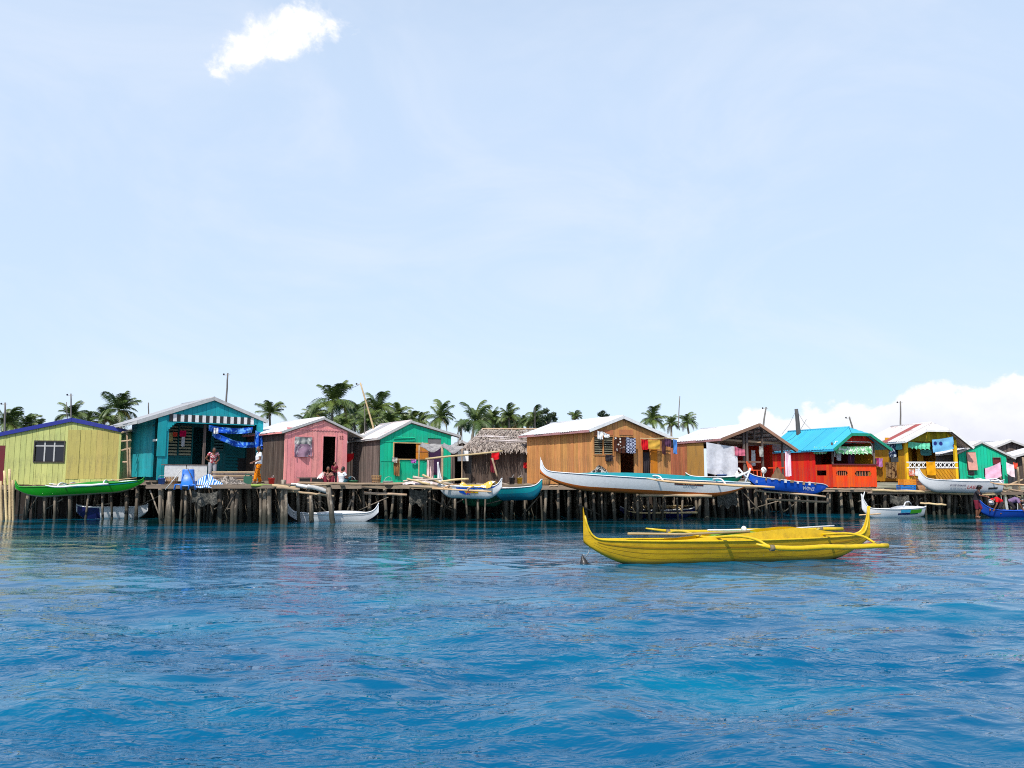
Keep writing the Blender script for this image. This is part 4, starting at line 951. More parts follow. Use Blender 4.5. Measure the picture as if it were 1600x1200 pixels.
# ================================================================== boats
def banca(name, label, bow, stern, z0, depth, beam, rb, rs, hull, inside, trim, keel=None, kj=0, strake=None, sj=99, tilt=0., arms=(), floats=(), farmat=None, floatmat=None, p=18, kp=2.2, kk=1.0, transom=0., group='outrigger boats', deckf=(.16, .10), cov=None, thwarts=3):
    bx_, sx_ = at(bow[0], 780, bow[1]), at(stern[0], 780, stern[1])
    B, S = Vector((bx_.x, bx_.y)), Vector((sx_.x, sx_.y)); L = (S - B).length; c = (B + S) / 2; ang = math.atan2(S.y - B.y, S.x - B.x)
    root = tag(link(name, None, None, (c.x, c.y, z0), (0, math.atan2(-tilt, L), ang)), label, 'boat', group)
    N = 56; NS = 7
    def ab(s): t = 2 * s - 1; return t, max(0., (abs(t) - .5) / .5)
    def hb(s):
        t, q = ab(s)
        if t > 0 and transom: return beam / 2 * (1 - (1 - transom) * t ** 3)
        return beam / 2 * max(.03, (1 - abs(t) ** 2.4)) ** .85
    def shz(s): t, q = ab(s); return depth + (rb if t < 0 else rs) * q ** p + .06 * abs(t) ** 2
    def kz(s):
        t, q = ab(s)
        if t > 0 and transom: return .12 * q ** 2
        return min(depth * kk * q ** kp, shz(s) - .03)
    xs = lambda s: -L / 2 + L * s
    def pt(s, fr_, sg, off=0.):
        k, h = kz(s), shz(s); y = hb(s) * fr_ ** .5; return Vector((xs(s), sg * max(0, y + off), k + (h - k) * fr_))
    S_ = [.5 - .5 * math.cos(math.pi * i / N) for i in range(N + 1)]
    S_ = [.2 * (i / N) + .8 * s for i, s in enumerate(S_)]
    bands = {'hull': (hull, []), 'keel_band': (keel, []), 'top_strake': (strake, [])}
    parts = {k: MB() for k in bands}
    for sg in (-1, 1):
        for i in range(N):
            for j in range(NS):
                key = 'keel_band' if (keel and j < kj) else ('top_strake' if strake and j >= sj else 'hull')
                a, b_, c_, d = pt(S_[i], j / NS, sg), pt(S_[i + 1], j / NS, sg), pt(S_[i + 1], (j + 1) / NS, sg), pt(S_[i], (j + 1) / NS, sg)
                parts[key].quad(*((a, b_, c_, d) if sg < 0 else (d, c_, b_, a)), smooth=False)
    if transom:
        e = [pt(1., j / NS, -1) for j in range(NS, -1, -1)] + [pt(1., j / NS, 1) for j in range(1, NS + 1)]
        k0 = len(parts['hull'].v); parts['hull'].v += [tuple(v_) for v_ in e]; parts['hull'].f.append(tuple(range(k0, k0 + len(e)))); parts['hull'].sm.append(False)
    for k, mb in parts.items():
        if mb.f:
            me = mb.mesh(k, bands[k][0]); o = link(k, me, root)
            import bmesh; bm = bmesh.new(); bm.from_mesh(me); bmesh.ops.remove_doubles(bm, verts=bm.verts, dist=.0008); 
            for f_ in bm.faces: f_.smooth = True
            bm.to_mesh(me); bm.free()
    mi = MB(); rows = []
    for i in range(2, N - 1):
        s = S_[i]; row = []
        for sg, fs in ((-1, (1., .75, .5, .25)), (1, (.25, .5, .75, 1.))):
            for fr_ in fs:
                q_ = pt(s, fr_, sg, -.026); row.append((q_.x, q_.y, q_.z - (.012 if fr_ == 1. else 0)))
        rows.append(row)
    mi.grid(rows); mi.build('inside', inside, root)
    for sg in (-1, 1):
        MB().tube([Vector((xs(s), sg * (hb(s) + .004), shz(s) + .012)) for s in S_[1:]], .024, 6).build('gunwale', trim, root)
    fd = MB(); r1 = []
    for s in S_:
        if s < deckf[0]: r1.append([(xs(s), -hb(s), shz(s) + .008), (xs(s), hb(s), shz(s) + .008)])
    if len(r1) > 1: fd.grid(r1); fd.build('foredeck', hull, root)
    r1 = [[(xs(s), -hb(s), shz(s) + .008), (xs(s), hb(s), shz(s) + .008)] for s in S_ if s > 1 - deckf[1]]
    if len(r1) > 1 and not transom: fd = MB(); fd.grid(r1); fd.build('stern_deck', hull, root)
    for k in range(thwarts):
        s = .3 + .4 * k / max(1, thwarts - 1); MB().box(xs(s) - .1, xs(s) + .1, -hb(s) * .82, hb(s) * .82, shz(s) - .10, shz(s) - .07).build('thwart', trim, root)
    am = farmat or trim
    for (s0, sa, an, af, zn, zf, s1, s2) in arms:   # hull station, reach near/far, float heights near/far, station at ends
        top = shz(s0) + .07; P = []
        for yv, zv, sv in ((-an, zn + .02, s1), (-an * .94, zn + (top - zn) * .45, s1 + (s0 - s1) * .1), (-an * .8, zn + (top - zn) * .85 + .05, s1 + (s0 - s1) * .25), (-an * .5, top + .07, s1 + (s0 - s1) * .5), (0, top, s0), (af * .5, top + .07, s0 + (s2 - s0) * .5), (af * .8, zf + (top - zf) * .85 + .05, s0 + (s2 - s0) * .75), (af * .94, zf + (top - zf) * .45, s0 + (s2 - s0) * .9), (af, zf + .02, s2)):
            P.append(Vector((xs(sv), yv, zv)))
        if an == 0: P = P[4:]
        if af == 0: P = P[:5]
        Q = []
        for i in range(len(P) - 1):
            p0, p1, p2, p3 = P[max(0, i - 1)], P[i], P[i + 1], P[min(len(P) - 1, i + 2)]
            for k in range(4):
                f_ = k / 4; Q.append(.5 * ((2 * p1) + (p2 - p0) * f_ + (2 * p0 - 5 * p1 + 4 * p2 - p3) * f_ ** 2 + (3 * p1 - p0 - 3 * p2 + p3) * f_ ** 3))
        Q.append(P[-1]); MB().tube(Q, sa, 8).build('outrigger_arm', am, root)
    for (y_, s1, s2, z_, r_) in floats:
        P = [Vector((xs(s1 + (s2 - s1) * i / 12), y_ + .02 * math.sin(i), z_ + (.10 * (1 - i / 2.) ** 2 if i < 2 else 0) + .01 * math.sin(i * 1.3))) for i in range(13)]
        MB().tube(P, [r_ * (.35 if i == 0 else .75 if i == 1 else 1) for i in range(13)], 9).build('outrigger_float', floatmat or am, root)
    if cov:   # raised wash boards along both sides
        s1, s2, hh, cm = cov[:4]
        for sg in (-1, 1):
            r0, r2 = [], []
            for i in range(17):
                s = s1 + (s2 - s1) * i / 16; q = i / 16; up = hh * (math.sin(math.pi * min(1, q * 1.0)) ** .8 if hh > 0 else 0)
                if cov[4:] : up = hh * max(.06, 1 - abs(q - cov[4]) / (cov[4] if q < cov[4] else 1 - cov[4])) ** .8
                y = sg * (hb(s) - .05); r0.append((xs(s), y, shz(s) - .02)); r2.append((xs(s), y * .88, shz(s) + up))
            mb = MB(); mb.grid([r0, r2]); mb.grid([[(x, y - sg * .02, z) for x, y, z in r2], [(x, y - sg * .02, z) for x, y, z in r0]]); mb.grid([r2, [(x, y - sg * .02, z) for x, y, z in r2]]); mb.build('wash_board', cm, root)
    root_pt = lambda s, fr_, sg, off=0.: pt(s, fr_, sg, off)
    return root, root_pt, L
def hull_text(root, pt, s, fr_, body, size, mat, L, shear=0.):
    p = pt(s, fr_, -1, .035); q = pt(s, min(1, fr_ + .25), -1, .035); tiltx = math.atan2(q.z - p.z, -(p.y - q.y)) if abs(p.y - q.y) > 1e-4 else math.pi / 2
    a = pt(s - .05, fr_, -1, .035); c = pt(s + .05, fr_, -1, .035); yaw = math.atan2(c.y - a.y, c.x - a.x)
    return text(root, body, p + Vector((0, -.02, 0)), size, mat, rot=(math.pi / 2 + math.atan2(abs(q.y - p.y), max(.01, q.z - p.z)) + .06, 0, yaw), shear=shear)
def hull_band(root, pt, s1, s2, f1, f2, mat, off=.006, name='painted_panel', n=10):
    mb = MB(); mb.grid([[pt(s1 + (s2 - s1) * i / n, f1 + (f2 - f1) * j / 3, -1, off) for i in range(n + 1)] for j in range(4)]); return mb.build(name, mat, root)
def bp(name, col, **k): return m_paint(name, col, rough=.38, **k)
BY = bp('boat_yellow', srgb(204, 164, 4), dirt=.5, dirtcol=(.10, .07, .015)); BY2 = bp('boat_yellow_bright', srgb(208, 174, 12), dirt=.35)
BG = bp('boat_green', srgb(14, 138, 20)); BW = bp('boat_white', (.72, .73, .75), dirt=.10, var=.03); BW2 = bp('boat_offwhite', (.60, .58, .58), dirt=.4); BT = bp('boat_teal', srgb(16, 138, 148)); BB = bp('boat_blue', srgb(20, 84, 196), dirt=.15, dirtcol=(.45, .45, .5)); BO = bp('boat_orange_keel', srgb(200, 104, 36)); BN = bp('boat_navy', srgb(22, 26, 84)); BTD = bp('boat_deep_teal', srgb(12, 104, 128)); BLIME = bp('boat_lime', srgb(96, 138, 30)); BR = bp('boat_red', srgb(170, 30, 40)); BK = bp('boat_brown', srgb(86, 34, 20)); BAMBF = m_wood('float_bamboo', srgb(206, 170, 130), var=.12, grain=.3, axis='x')

def m_hull(name, col):
    "sun-bleached, scuffed boat paint with plank seams' grime and a green tide line"
    m, t, b = newmat(name); v = t.new('ShaderNodeTexCoord').outputs['Object']
    n = t.noise(t.mapv(v, (.8, 2, 3)), 2.2, 6, .68); n2 = t.noise(t.mapv(v, (3, 8, 14)), 2.5, 5, .7); n3 = t.noise(v, 24, 3, .6)
    c = t.mix(t.ramp(n, .3, .7), tuple(q * 1.08 for q in col), tuple(q * .72 for q in col))
    c = t.mix(t.math('MULTIPLY', t.ramp(n2, .56, .72), .55), c, (.09, .06, .012))
    c = t.mix(t.math('MULTIPLY', t.ramp(n3, .66, .72), .5), c, (.42, .36, .18))
    z = t.new('ShaderNodeSeparateXYZ'); t.l.new(v, z.inputs[0]); zz = t.math('ADD', z.outputs[2], t.math('MULTIPLY', t.math('SUBTRACT', n, .5), .14))
    c = t.mix(t.ramp(zz, .14, .24, .75, 0), c, (.05, .055, .012))
    inp(b, 'Base Color', c, t); inp(b, 'Roughness', t.ramp(n2, .3, .7, .42, .75), t); bump(t, b, n2, .3, .01); return m
BYW = m_hull('worn_yellow', srgb(206, 164, 3))
# the yellow boat afloat in front
ry, pty, Ly = banca('outrigger_boat', 'yellow outrigger boat afloat in the open water in front', (911, 18.4), (1357, 20.1), -.11, .62, .84, .72, .68, BYW, BY2, BY2, arms=[(.40, .030, 1.55, 1.72, .56, .68, .51, .38), (.80, .028, 1.55, 1.72, .58, .70, .865, .97)], floats=[(-1.55, .46, .90, .55, .058), (1.72, .30, 1.06, .70, .05)], farmat=BY2, floatmat=BY2, cov=(.28, .93, .27, BY, .66), thwarts=4)
hull_band(ry, pty, .04, .96, .74, .79, bp('yellow_edge', srgb(150, 112, 10)), .012, 'rub_strip', 40)
hull_band(ry, pty, .27, .40, .14, .19, BY2, .02, 'spray_strip', 12)
for f_ in (.36, .56): hull_band(ry, pty, .03, .97, f_, f_ + .012, bp('seam_brown', srgb(110, 84, 8)), .004, 'plank_seam', 40)
MB().ball((0, 0, 0), (.75, .24, .16), 14, 8).build('green_cover', BLIME, ry).location = (.25, .30, .66)
MB().tube([(-2.6, .10, .80), (-1.2, .1, .76), (.5, .12, .80)], .03, 6).build('spare_pole', M_BAMB, ry)
MB().tube([(-.4, .5, .82), (1.2, .5, .80), (3.0, .42, .88)], .022, 6).build('spare_pole', M_WHITE, ry)
MB().ball((.45, .30, .84), (.07, .07, .08), 8, 6).build('knob', M_WHITE, ry)
MB().tube([(3.6, -.0, .1), (3.62, 0, -.35)], .03, 6).build('rudder_shaft', M_BLACK, ry)
for sg, s_, zz in ((-1, .51, .56), (-1, .865, .57), (1, .38, .70), (1, .97, .71)): MB().tube([(-Ly / 2 + Ly * s_ - .05, sg * 1.55 if sg < 0 else 1.72, zz), (-Ly / 2 + Ly * s_ + .05, sg * 1.55 if sg < 0 else 1.72, zz)], .068, 8).build('lashing', m_cloth('rope_brown', (.2, .16, .1)), ry)
# mooring rope and buoy at its bow
a_ = at(921, 846, 18.45); b_ = at(913, 873, 18.6); b_.z = .12
o = MB().tube([a_ - a_, (b_ - a_) * .5 + Vector((.05, 0, -.03)), b_ - a_], .012, 5).build('mooring_rope', m_cloth('rope_white', (.6, .58, .55))); o.location = a_; tag(o, 'thin pale mooring rope at the bow of the yellow boat', 'rope')
by = thing('mooring_float', 'small black float in the water at the bow of the yellow boat', 'float', (b_.x, b_.y, 0)); by.scale = (.72, .72, .66)
MB().tube([(0, 0, -.1), (0, 0, .02), (-.02, 0, .12), (-.05, .01, .24), (-.06, .01, .34)], [.15, .15, .11, .055, .02], 9).build('float_body', M_BLACK, by); MB().hexa([(.02, -.06, -.02), (.26, -.04, -.02), (.26, .05, -.02), (.02, .06, -.02), (.04, -.05, .09), (.24, -.03, .03), (.24, .03, .03), (.04, .05, .09)]).build('rag_end', M_DARK, by); MB().tube([(-.06, 0, .30), (-.02, 0, .36), (.02, 0, .30)], .012, 5).build('rope_eye', M_GREYP, by)

# green boat hung on the left stilts
rg, ptg, Lg = banca('outrigger_boat', 'green outrigger boat resting on stilts before the yellow house', (23, 35.6), (225, 36.6), 1.16, .44, .62, .36, .12, BG, bp('green_inside', srgb(40, 120, 40)), BG, keel=m_wood('bare_keel', srgb(200, 184, 150), axis='x'), kj=1, tilt=.30, arms=[(.40, .032, .8, .9, .42, .5, .37, .42), (.72, .032, .8, .9, .44, .5, .72, .72)], floats=[(-.8, .28, .76, .42, .045), (.9, .2, .9, .5, .04)], farmat=BW, floatmat=BW, cov=(.38, .85, .13, BG))
hull_band(rg, ptg, .45, .95, .82, .92, BT, .012, 'teal_strip', 14)
for k in range(6): stick(rg, (-Lg / 2 + Lg * (.3 + .04 * k), -.2 + .08 * k, .52), (-Lg / 2 + Lg * (.75 + .04 * k), .3 - .1 * k, .58 + .01 * k), .018, BAMBF, 'spare_pole')
# white and blue hull under the yellow house
rv, ptv, _ = banca('outrigger_boat', 'small white boat with navy bow moored under the yellow house', (120, 38.6), (232, 38.9), -.1, .62, .7, .1, .1, BW, BW2, BW, tilt=0, p=6, kk=.7)
hull_band(rv, ptv, .02, .36, .05, .97, BN, .012, 'bow_panel')
# white boat under the pink house
rw, ptw, Lw = banca('outrigger_boat', 'slim white boat moored in the water under the pink house', (449, 36.2), (592, 36.4), -.12, .46, .6, .40, .40, BW, BW2, BW, keel=BN, kj=1, p=6, cov=(.28, .9, .12, BW))
hull_band(rw, ptw, .05, .95, .80, .86, M_GREYP, .012, 'rub_strip', 24)
# yellow and white boat with blue chevrons
rm_, ptm, Lm = banca('outrigger_boat', 'white boat with blue chevron and yellow cover in the middle', (784, 34.8), (683, 36.6), 1.02, .52, .8, .36, 1.0, BW, BW2, BW, tilt=.05, p=7, cov=(.15, .6, .1, BY2), arms=[], keel=None)
# local -x is the bow end; near side of this boat is local +y
def mirror_band(root, pt, s1, s2, f1, f2, mat, off=.006, name='painted_panel', n=10, skew=0.):
    mb = MB(); mb.grid([[pt(s1 + (s2 - s1) * i / n + skew * abs(j - 1.5) / 1.5, f1 + (f2 - f1) * j / 3, 1, off) for i in range(n, -1, -1)] for j in range(4)]); return mb.build(name, mat, root)
mirror_band(rm_, ptm, .03, .62, .82, .93, BB, .010, 'blue_band'); mirror_band(rm_, ptm, .52, .62, .35, .93, BB, .014, 'chevron', skew=-.10)
pn = mirror_band(rm_, ptm, .30, .50, .48, .76, BY2, .014, 'name_panel'); tp = ptm(.40, .60, 1, .05)
text(rm_, 'JBL 5', tp + Vector((0, .01, 0)), .20, BR, rot=(math.pi / 2 - .2, 0, math.pi))
tm = MB(); rws = []
for j in range(9):
    rws.append([(-Lm / 2 + Lm * (.10 + .5 * i / 10), -.36 + .72 * j / 8, .50 + .30 * math.sin(math.pi * j / 8) * (.5 + .5 * math.sin(1.2 + i * .55)) + .03 * math.sin(i * 2.3 + j)) for i in range(11)])
tm.grid(rws); tm.build('yellow_cover', m_cloth('yellow_tarp', srgb(222, 178, 80), (.75, .72, .62), 'batik', 3), rm_)
stick(rm_, (-1.6, .62, .35), (1.4, .8, .42), .045, BAMBF, 'outrigger_float'); 
for s_ in (-.6, .7): stick(rm_, (s_, -.7, .55), (s_ + .1, .8, .45), .03, BAMBF, 'outrigger_arm', sag=-.1)
# teal boat right of it
banca('outrigger_boat', 'deep teal boat with bare wood inside, bow touching the orange house', (848, 35.3), (770, 37.4), .92, .55, .85, .30, .1, BTD, m_wood('boat_bare', srgb(190, 150, 120), axis='x'), BW, tilt=-.12, p=5, arms=[], strake=BT, sj=4)
# long white boat
rl, ptl, Ll = banca('outrigger_boat', 'long white boat with teal top and orange keel on stilts', (842, 35.4), (1172, 36.5), 1.20, .70, .95, .62, -.02, BW, BT, BW, keel=BO, kj=2, tilt=-.52, arms=[(.50, .035, 1.0, 1.1, .60, .7, .55, .5), (.80, .035, 1.0, 1.1, .62, .7, .84, .8)], floats=[(-1.0, .47, 1.07, .60, .055), (1.1, .3, .95, .7, .05)], farmat=BW, floatmat=BAMBF, cov=(.14, .95, .23, BT), kk=.95)
hull_band(rl, ptl, .62, .76, .70, .90, BK, .012, 'name_panel'); hull_text(rl, ptl, .69, .80, 'CARMELA', .15, m_paint('pale_orange', srgb(236, 170, 120)), Ll, .2)
hull_band(rl, ptl, .05, .97, .965, .99, BN, .012, 'dark_line', 40)
# green hull behind it
banca('outrigger_boat', 'green boat half hidden behind the stern of the long white boat', (1072, 37.6), (1160, 37.8), 1.55, .40, .6, .15, .1, bp('boat_green_teal', srgb(20, 120, 90)), BT, BW, p=5)
# blue boat on the rack
rbl, ptb, Lb = banca('outrigger_boat', 'chipped blue boat with white letters on a rack below the red house', (1166, 37.6), (1293, 38.4), 1.22, .55, .75, .20, -.12, BB, bp('blue_inside', srgb(130, 120, 120)), BW2, tilt=-.42, keel=BN, kj=1, p=5, kk=.9)
hull_text(rbl, ptb, .72, .50, 'WINS', .26, M_WHITE, Lb); hull_text(rbl, ptb, .10, .45, 'B', .2, M_WHITE, Lb)
for k in range(9):
    s_ = .2 + .075 * k; p_ = ptb(s_, 1, -1, .02); w1_ = rr(.03, .12); MB().box(p_.x - w1_, p_.x + w1_ * rr(.5, 1), p_.y - .012, p_.y + .03, p_.z - rr(.03, .12), p_.z + rr(.02, .06)).build('gunwale_patch', BW2 if k % 2 else m_wood('patch_wood', srgb(150, 120, 90)), rbl)
b = MB(); b.tube([(-Lb / 2 - .15, -.1, .15), (-Lb / 2 + .1, -.1, .95)], .05, 6).tube([(-Lb / 2 - .6, -.1, .45), (-Lb / 2 + .05, -.1, .8)], .05, 6).tube([(-Lb / 2 - .5, -.1, .9), (-Lb / 2 + .1, -.1, .35)], .045, 6); b.build('stem_braces', BW, rbl)
# floating white boat with blue and green flashes
rf, ptf, Lf = banca('outrigger_boat', 'white boat with blue and green flashes afloat below the ochre house', (1346, 39.3), (1440, 40.3), -.10, .50, .72, .72, .05, BW, BW2, BW, p=6, transom=.7, arms=[], cov=(.5, .95, .14, BW))
hull_band(rf, ptf, .52, .86, .45, .62, BN, .012, 'flash'); hull_band(rf, ptf, .56, .72, .66, .95, bp('boat_sky', srgb(60, 170, 210)), .012, 'flash'); hull_band(rf, ptf, .72, .92, .55, .90, bp('boat_leaf', srgb(60, 150, 30)), .014, 'flash')
MB().tube([(-1.5, 0, .75), (-1.62, .1, 1.0), (-1.45, .15, 1.35)], [.04, .03, .02], 6).build('stem_horn', BW, rf)
stick(rf, (-2.2, -.3, .25), (-1.0, -.35, .3), .035, BAMBF, 'outrigger_float')
MB().tube([(.4, -.3, .62), (.7, -.1, .82), (1.2, .2, .85), (1.6, .5, .7)], .03, 6).build('outrigger_arm', BW, rf)
# white boat drawn up on the ochre deck
rd, ptd, Ld = banca('outrigger_boat', 'white boat with blue and red lettering drawn up on the ochre deck', (1436, 41.6), (1566, 42.0), 1.13, .62, .8, .64, .05, BW, BW2, BW, tilt=-.12, p=6, transom=.55, cov=(.3, .97, .12, BW), arms=[(.8, .035, .9, .9, .55, .6, .86, .8)], floats=[(-.9, .72, 1.35, .50, .05)], farmat=BW, floatmat=BAMBF)
hull_text(rd, ptd, .42, .62, 'ELSIE SHANE', .15, BN, Ld, .15); hull_text(rd, ptd, .62, .50, 'LABAN', .26, BR, Ld, .2); hull_band(rd, ptd, .80, .92, .35, .50, M_BLACK, .012, 'dark_flash')
# blue boat at the right edge
rr_, ptr, Lr = banca('outrigger_boat', 'blue boat with people bending in it at the right edge', (1529, 40.0), (1670, 39.4), -.1, .42, .8, .48, .3, bp('boat_blue_deep', srgb(18, 66, 160)), bp('boat_blue_in', srgb(40, 70, 130)), BB, p=3.2, kk=.9)
# boats lying in the shade under the decks
ru_, ptu, Lu = banca('outrigger_boat', 'navy boat with yellow outriggers in the shade under the orange house', (968, 39.4), (1088, 39.8), -.1, .45, .7, .15, .15, BN, BY2, BW, p=5, arms=[(.3, .035, 1.2, 1., .42, .5, .3, .3), (.7, .035, 1.2, 1., .42, .5, .7, .7)], floats=[(-1.2, .02, .9, .38, .045)], farmat=M_BAMB, floatmat=M_BAMB)
for k in range(5): stick(ru_, (-1.6 + .1 * k, -.2 + .12 * k, .56 + .03 * k), (1.2 + .12 * k, .2 - .1 * k, .60 + .02 * k), .025, M_BAMB, 'spare_pole')
banca('outrigger_boat', 'dark green hull hanging below the yellow and white boat', (790, 38.4), (716, 38.9), .55, .5, .7, .1, .1, bp('boat_dark_green', srgb(16, 84, 60)), BT, BT, p=5)
# ================================================================== people
SKIN = m_paint('brown_skin', srgb(112, 70, 48), rough=.5, dirt=0); HAIR = m_paint('black_hair', (.012, .010, .009), rough=.5, dirt=0)
STAND = dict(pel=(0, 0, .86), che=(0, .01, 1.16), nec=(0, .01, 1.335), hea=(0, -.015, 1.47), shl=(.165, .01, 1.30), ell=(.22, .03, 1.05), hal=(.235, -.05, .84), shr=(-.165, .01, 1.30), elr=(-.22, .03, 1.05), har=(-.235, -.05, .84),
             hil=(.085, 0, .84), knl=(.10, -.02, .46), anl=(.10, .02, .08), tol=(.115, -.13, .035), hir=(-.085, 0, .84), knr=(-.10, -.02, .46), anr=(-.10, .02, .08), tor=(-.115, -.13, .035))
SIT = dict(pel=(0, .0, .12), che=(0, .03, .42), nec=(0, .0, .585), hea=(0, -.03, .72), shl=(.16, .02, .55), ell=(.24, -.08, .33), hal=(.16, -.30, .30), shr=(-.16, .02, .55), elr=(-.24, -.08, .33), har=(-.16, -.30, .30),
           hil=(.09, 0, .11), knl=(.19, -.36, .36), anl=(.13, -.42, .06), tol=(.14, -.55, .03), hir=(-.09, 0, .11), knr=(-.19, -.36, .36), anr=(-.13, -.42, .06), tor=(-.14, -.55, .03))
def remesh(o, vs):
    m_ = o.modifiers.new('surface', 'REMESH'); m_.mode = 'VOXEL'; m_.voxel_size = vs; m_.use_smooth_shade = True
    s_ = o.modifiers.new('smooth', 'SMOOTH'); s_.factor = .5; s_.iterations = 2
def person(label, loc, rz, scale, base, over, shirt, trousers, sleeve=.55, leglen=1., hair=True, hat=None, skirt=False):
    J = {k: Vector(v_) for k, v_ in {**base, **over}.items()}
    root = thing('person', label, 'person', loc, rz); root.scale = (scale,) * 3
    b = MB(); pel, che, nec, hea = J['pel'], J['che'], J['nec'], J['hea']
    b.tube([pel + (pel - che).normalized() * .06, pel, pel.lerp(che, .5), che, che.lerp(nec, .6), nec], [.10, .125, .112, .135, .10, .05], 12)
    b.tube([nec - (hea - nec) * .2, nec, hea], [.055, .05, .048], 8)
    up = (hea - nec).normalized(); b.ball(hea + up * .03, (.074, .092, .112), 14, 10); b.ball(hea + Vector((0, -.095, .005)), (.014, .022, .02), 6, 5)
    for sg in (-1, 1): b.ball(hea + Vector((sg * .076, .01, .02)), (.012, .024, .032), 6, 5)
    for k in 'lr':
        sg = 1 if k == 'l' else -1; sh, el_, ha = J['sh' + k], J['el' + k], J['ha' + k]
        b.tube([che.lerp(sh, .5), sh, sh.lerp(el_, .4), el_, el_.lerp(ha, .35), ha], [.07, .056, .05, .04, .040, .027], 8)
        d = (ha - el_).normalized(); side = d.cross(Vector((0, 1, 0))); side = side.normalized() if side.length > .1 else Vector((1, 0, 0)); nrm_ = d.cross(side)
        b.tube([ha, ha + d * .05, ha + d * .085], [.028, .036, .03], 8)
        for q in range(4):
            o_ = side * (.030 - .020 * q); ln = (.055, .068, .064, .05)[q]; b.tube([ha + d * .07 + o_, ha + d * (.085 + ln * .5) + o_ * 1.15, ha + d * (.085 + ln) + o_ * 1.15 + nrm_ * .018], [.0105, .010, .008], 6)
        b.tube([ha + d * .02 + side * .03, ha + d * .05 + side * .058, ha + d * .085 + side * .06], [.013, .012, .009], 6)
        hi_, kn, an, to = J['hi' + k], J['kn' + k], J['an' + k], J['to' + k]
        b.tube([hi_, hi_.lerp(kn, .4), kn, kn.lerp(an, .35), an], [.092, .078, .056, .056, .036], 9); b.tube([an + Vector((0, .045, -.03)), an.lerp(to, .3), to], [.034, .042, .030], 8)
    body = b.build('body', SKIN, root); remesh(body, .0095)
    for sg in (-1, 1): MB().ball(hea + Vector((sg * .03, -.086, .035)), .010, 6, 5).build('eye', HAIR, root)
    MB().ball(hea + Vector((0, -.088, -.035)), (.024, .008, .007), 8, 5).build('mouth', m_paint('lip', srgb(110, 50, 45), dirt=0), root)
    s_ = MB(); s_.tube([pel.lerp(che, -.02), pel.lerp(che, .5), che, che.lerp(nec, .62)], [.148, .138, .156, .112], 14)
    for k in 'lr': sh, el_ = J['sh' + k], J['el' + k]; s_.tube([che.lerp(sh, .5), sh, sh.lerp(el_, sleeve)], [.085, .075, .072], 10)
    remesh(s_.build('shirt', shirt, root), .012)
    t_ = MB(); t_.tube([pel + (pel - che).normalized() * .05, pel, pel.lerp(che, .22)], [.12, .145, .138], 14)
    for k in 'lr':
        hi_, kn, an = J['hi' + k], J['kn' + k], J['an' + k]; e_ = kn.lerp(an, max(0, leglen * 2 - 1) * .92) if leglen > .5 else hi_.lerp(kn, leglen * 2)
        t_.tube([hi_, hi_.lerp(kn, .4), kn, e_] if leglen > .5 else [hi_, hi_.lerp(kn, leglen), e_], [.105, .097, .078, .075] if leglen > .5 else [.105, .1, .09], 10)
    remesh(t_.build('trousers', trousers, root), .012)
    if hair: 
        h = MB(); h.ball(hea + up * .055 + Vector((0, .022, 0)), (.084, .092, .098), 14, 10); h.ball(hea + Vector((0, .085, -.02)), (.05, .045, .06), 10, 8); remesh(h.build('hair', HAIR, root), .012)
    if hat is not None:
        h = MB(); h.ball(hea + up * .085, (.10, .11, .07), 14, 8); h.tube([hea + up * .07, hea + up * .082], [.17, .16], 16); h.build('hat', hat, root)
    return root
CW = m_cloth('white_shirt', (.72, .72, .74)); COR = m_cloth('orange_batik', srgb(226, 128, 16), srgb(120, 60, 10), 'batik', 9); CRW = m_cloth('red_white_top', srgb(176, 44, 60), (.7, .6, .6), 'batik', 10); CGR = m_cloth('grey_trousers', (.34, .34, .37)); CDK = m_cloth('dark_cloth', (.03, .025, .03)); CRD = m_cloth('red_cloth', srgb(200, 24, 34)); CMAR = m_cloth('maroon_cloth', srgb(110, 34, 50)); CPUR = m_cloth('mauve_shirt', srgb(128, 104, 140)); CTEA = m_cloth('teal_shorts', srgb(40, 80, 90)); CPT = m_cloth('patterned_dress', srgb(176, 120, 110), srgb(60, 40, 40), 'batik', 9)
p = at(403, 758, 35.0); person('person in white shirt and orange trousers walking on the teal deck', (p.x, 35.0, zd2), -1.0, 1.02, STAND, dict(hal=(.12, -.26, .93), ell=(.23, -.02, 1.04), knl=(.10, -.12, .47), anl=(.10, -.16, .10), tol=(.11, -.30, .04), anr=(-.10, .12, .08), tor=(-.11, -.02, .035), knr=(-.1, .03, .46)), CW, COR)
p = at(331, 752, 36.3); person('person in red and white top leaning at the teal doorway', (p.x, 36.3, zd2 + .12), .5, 1.0, STAND, dict(che=(0, -.12, 1.13), nec=(0, -.22, 1.27), hea=(0, -.30, 1.37), shl=(.165, -.18, 1.24), shr=(-.165, -.18, 1.24), ell=(.26, -.12, 1.0), hal=(.14, -.24, .86), elr=(-.30, -.06, 1.02), har=(-.16, -.06, .90)), CRW, CGR, .35)
p = at(512, 757, 37.0); person('person in patterned dress sitting in the pink doorway', (p.x, 37.0, zd3), .35, .98, SIT, {}, CPT, CMAR)
p = at(520, 752, 37.5); person('small child in maroon standing inside the pink doorway', (p.x + .05, 37.6, zd3), .1, .66, STAND, dict(hal=(.1, -.2, 1.0), har=(-.1, -.2, 1.0)), CMAR, CDK, .5)
p = at(534, 757, 36.6); person('child in white tee shirt sitting with back to the camera by the pink house', (p.x, 36.6, zd3), math.pi - .5, .98, SIT, dict(hea=(0, -.07, .715)), CW, CTEA)
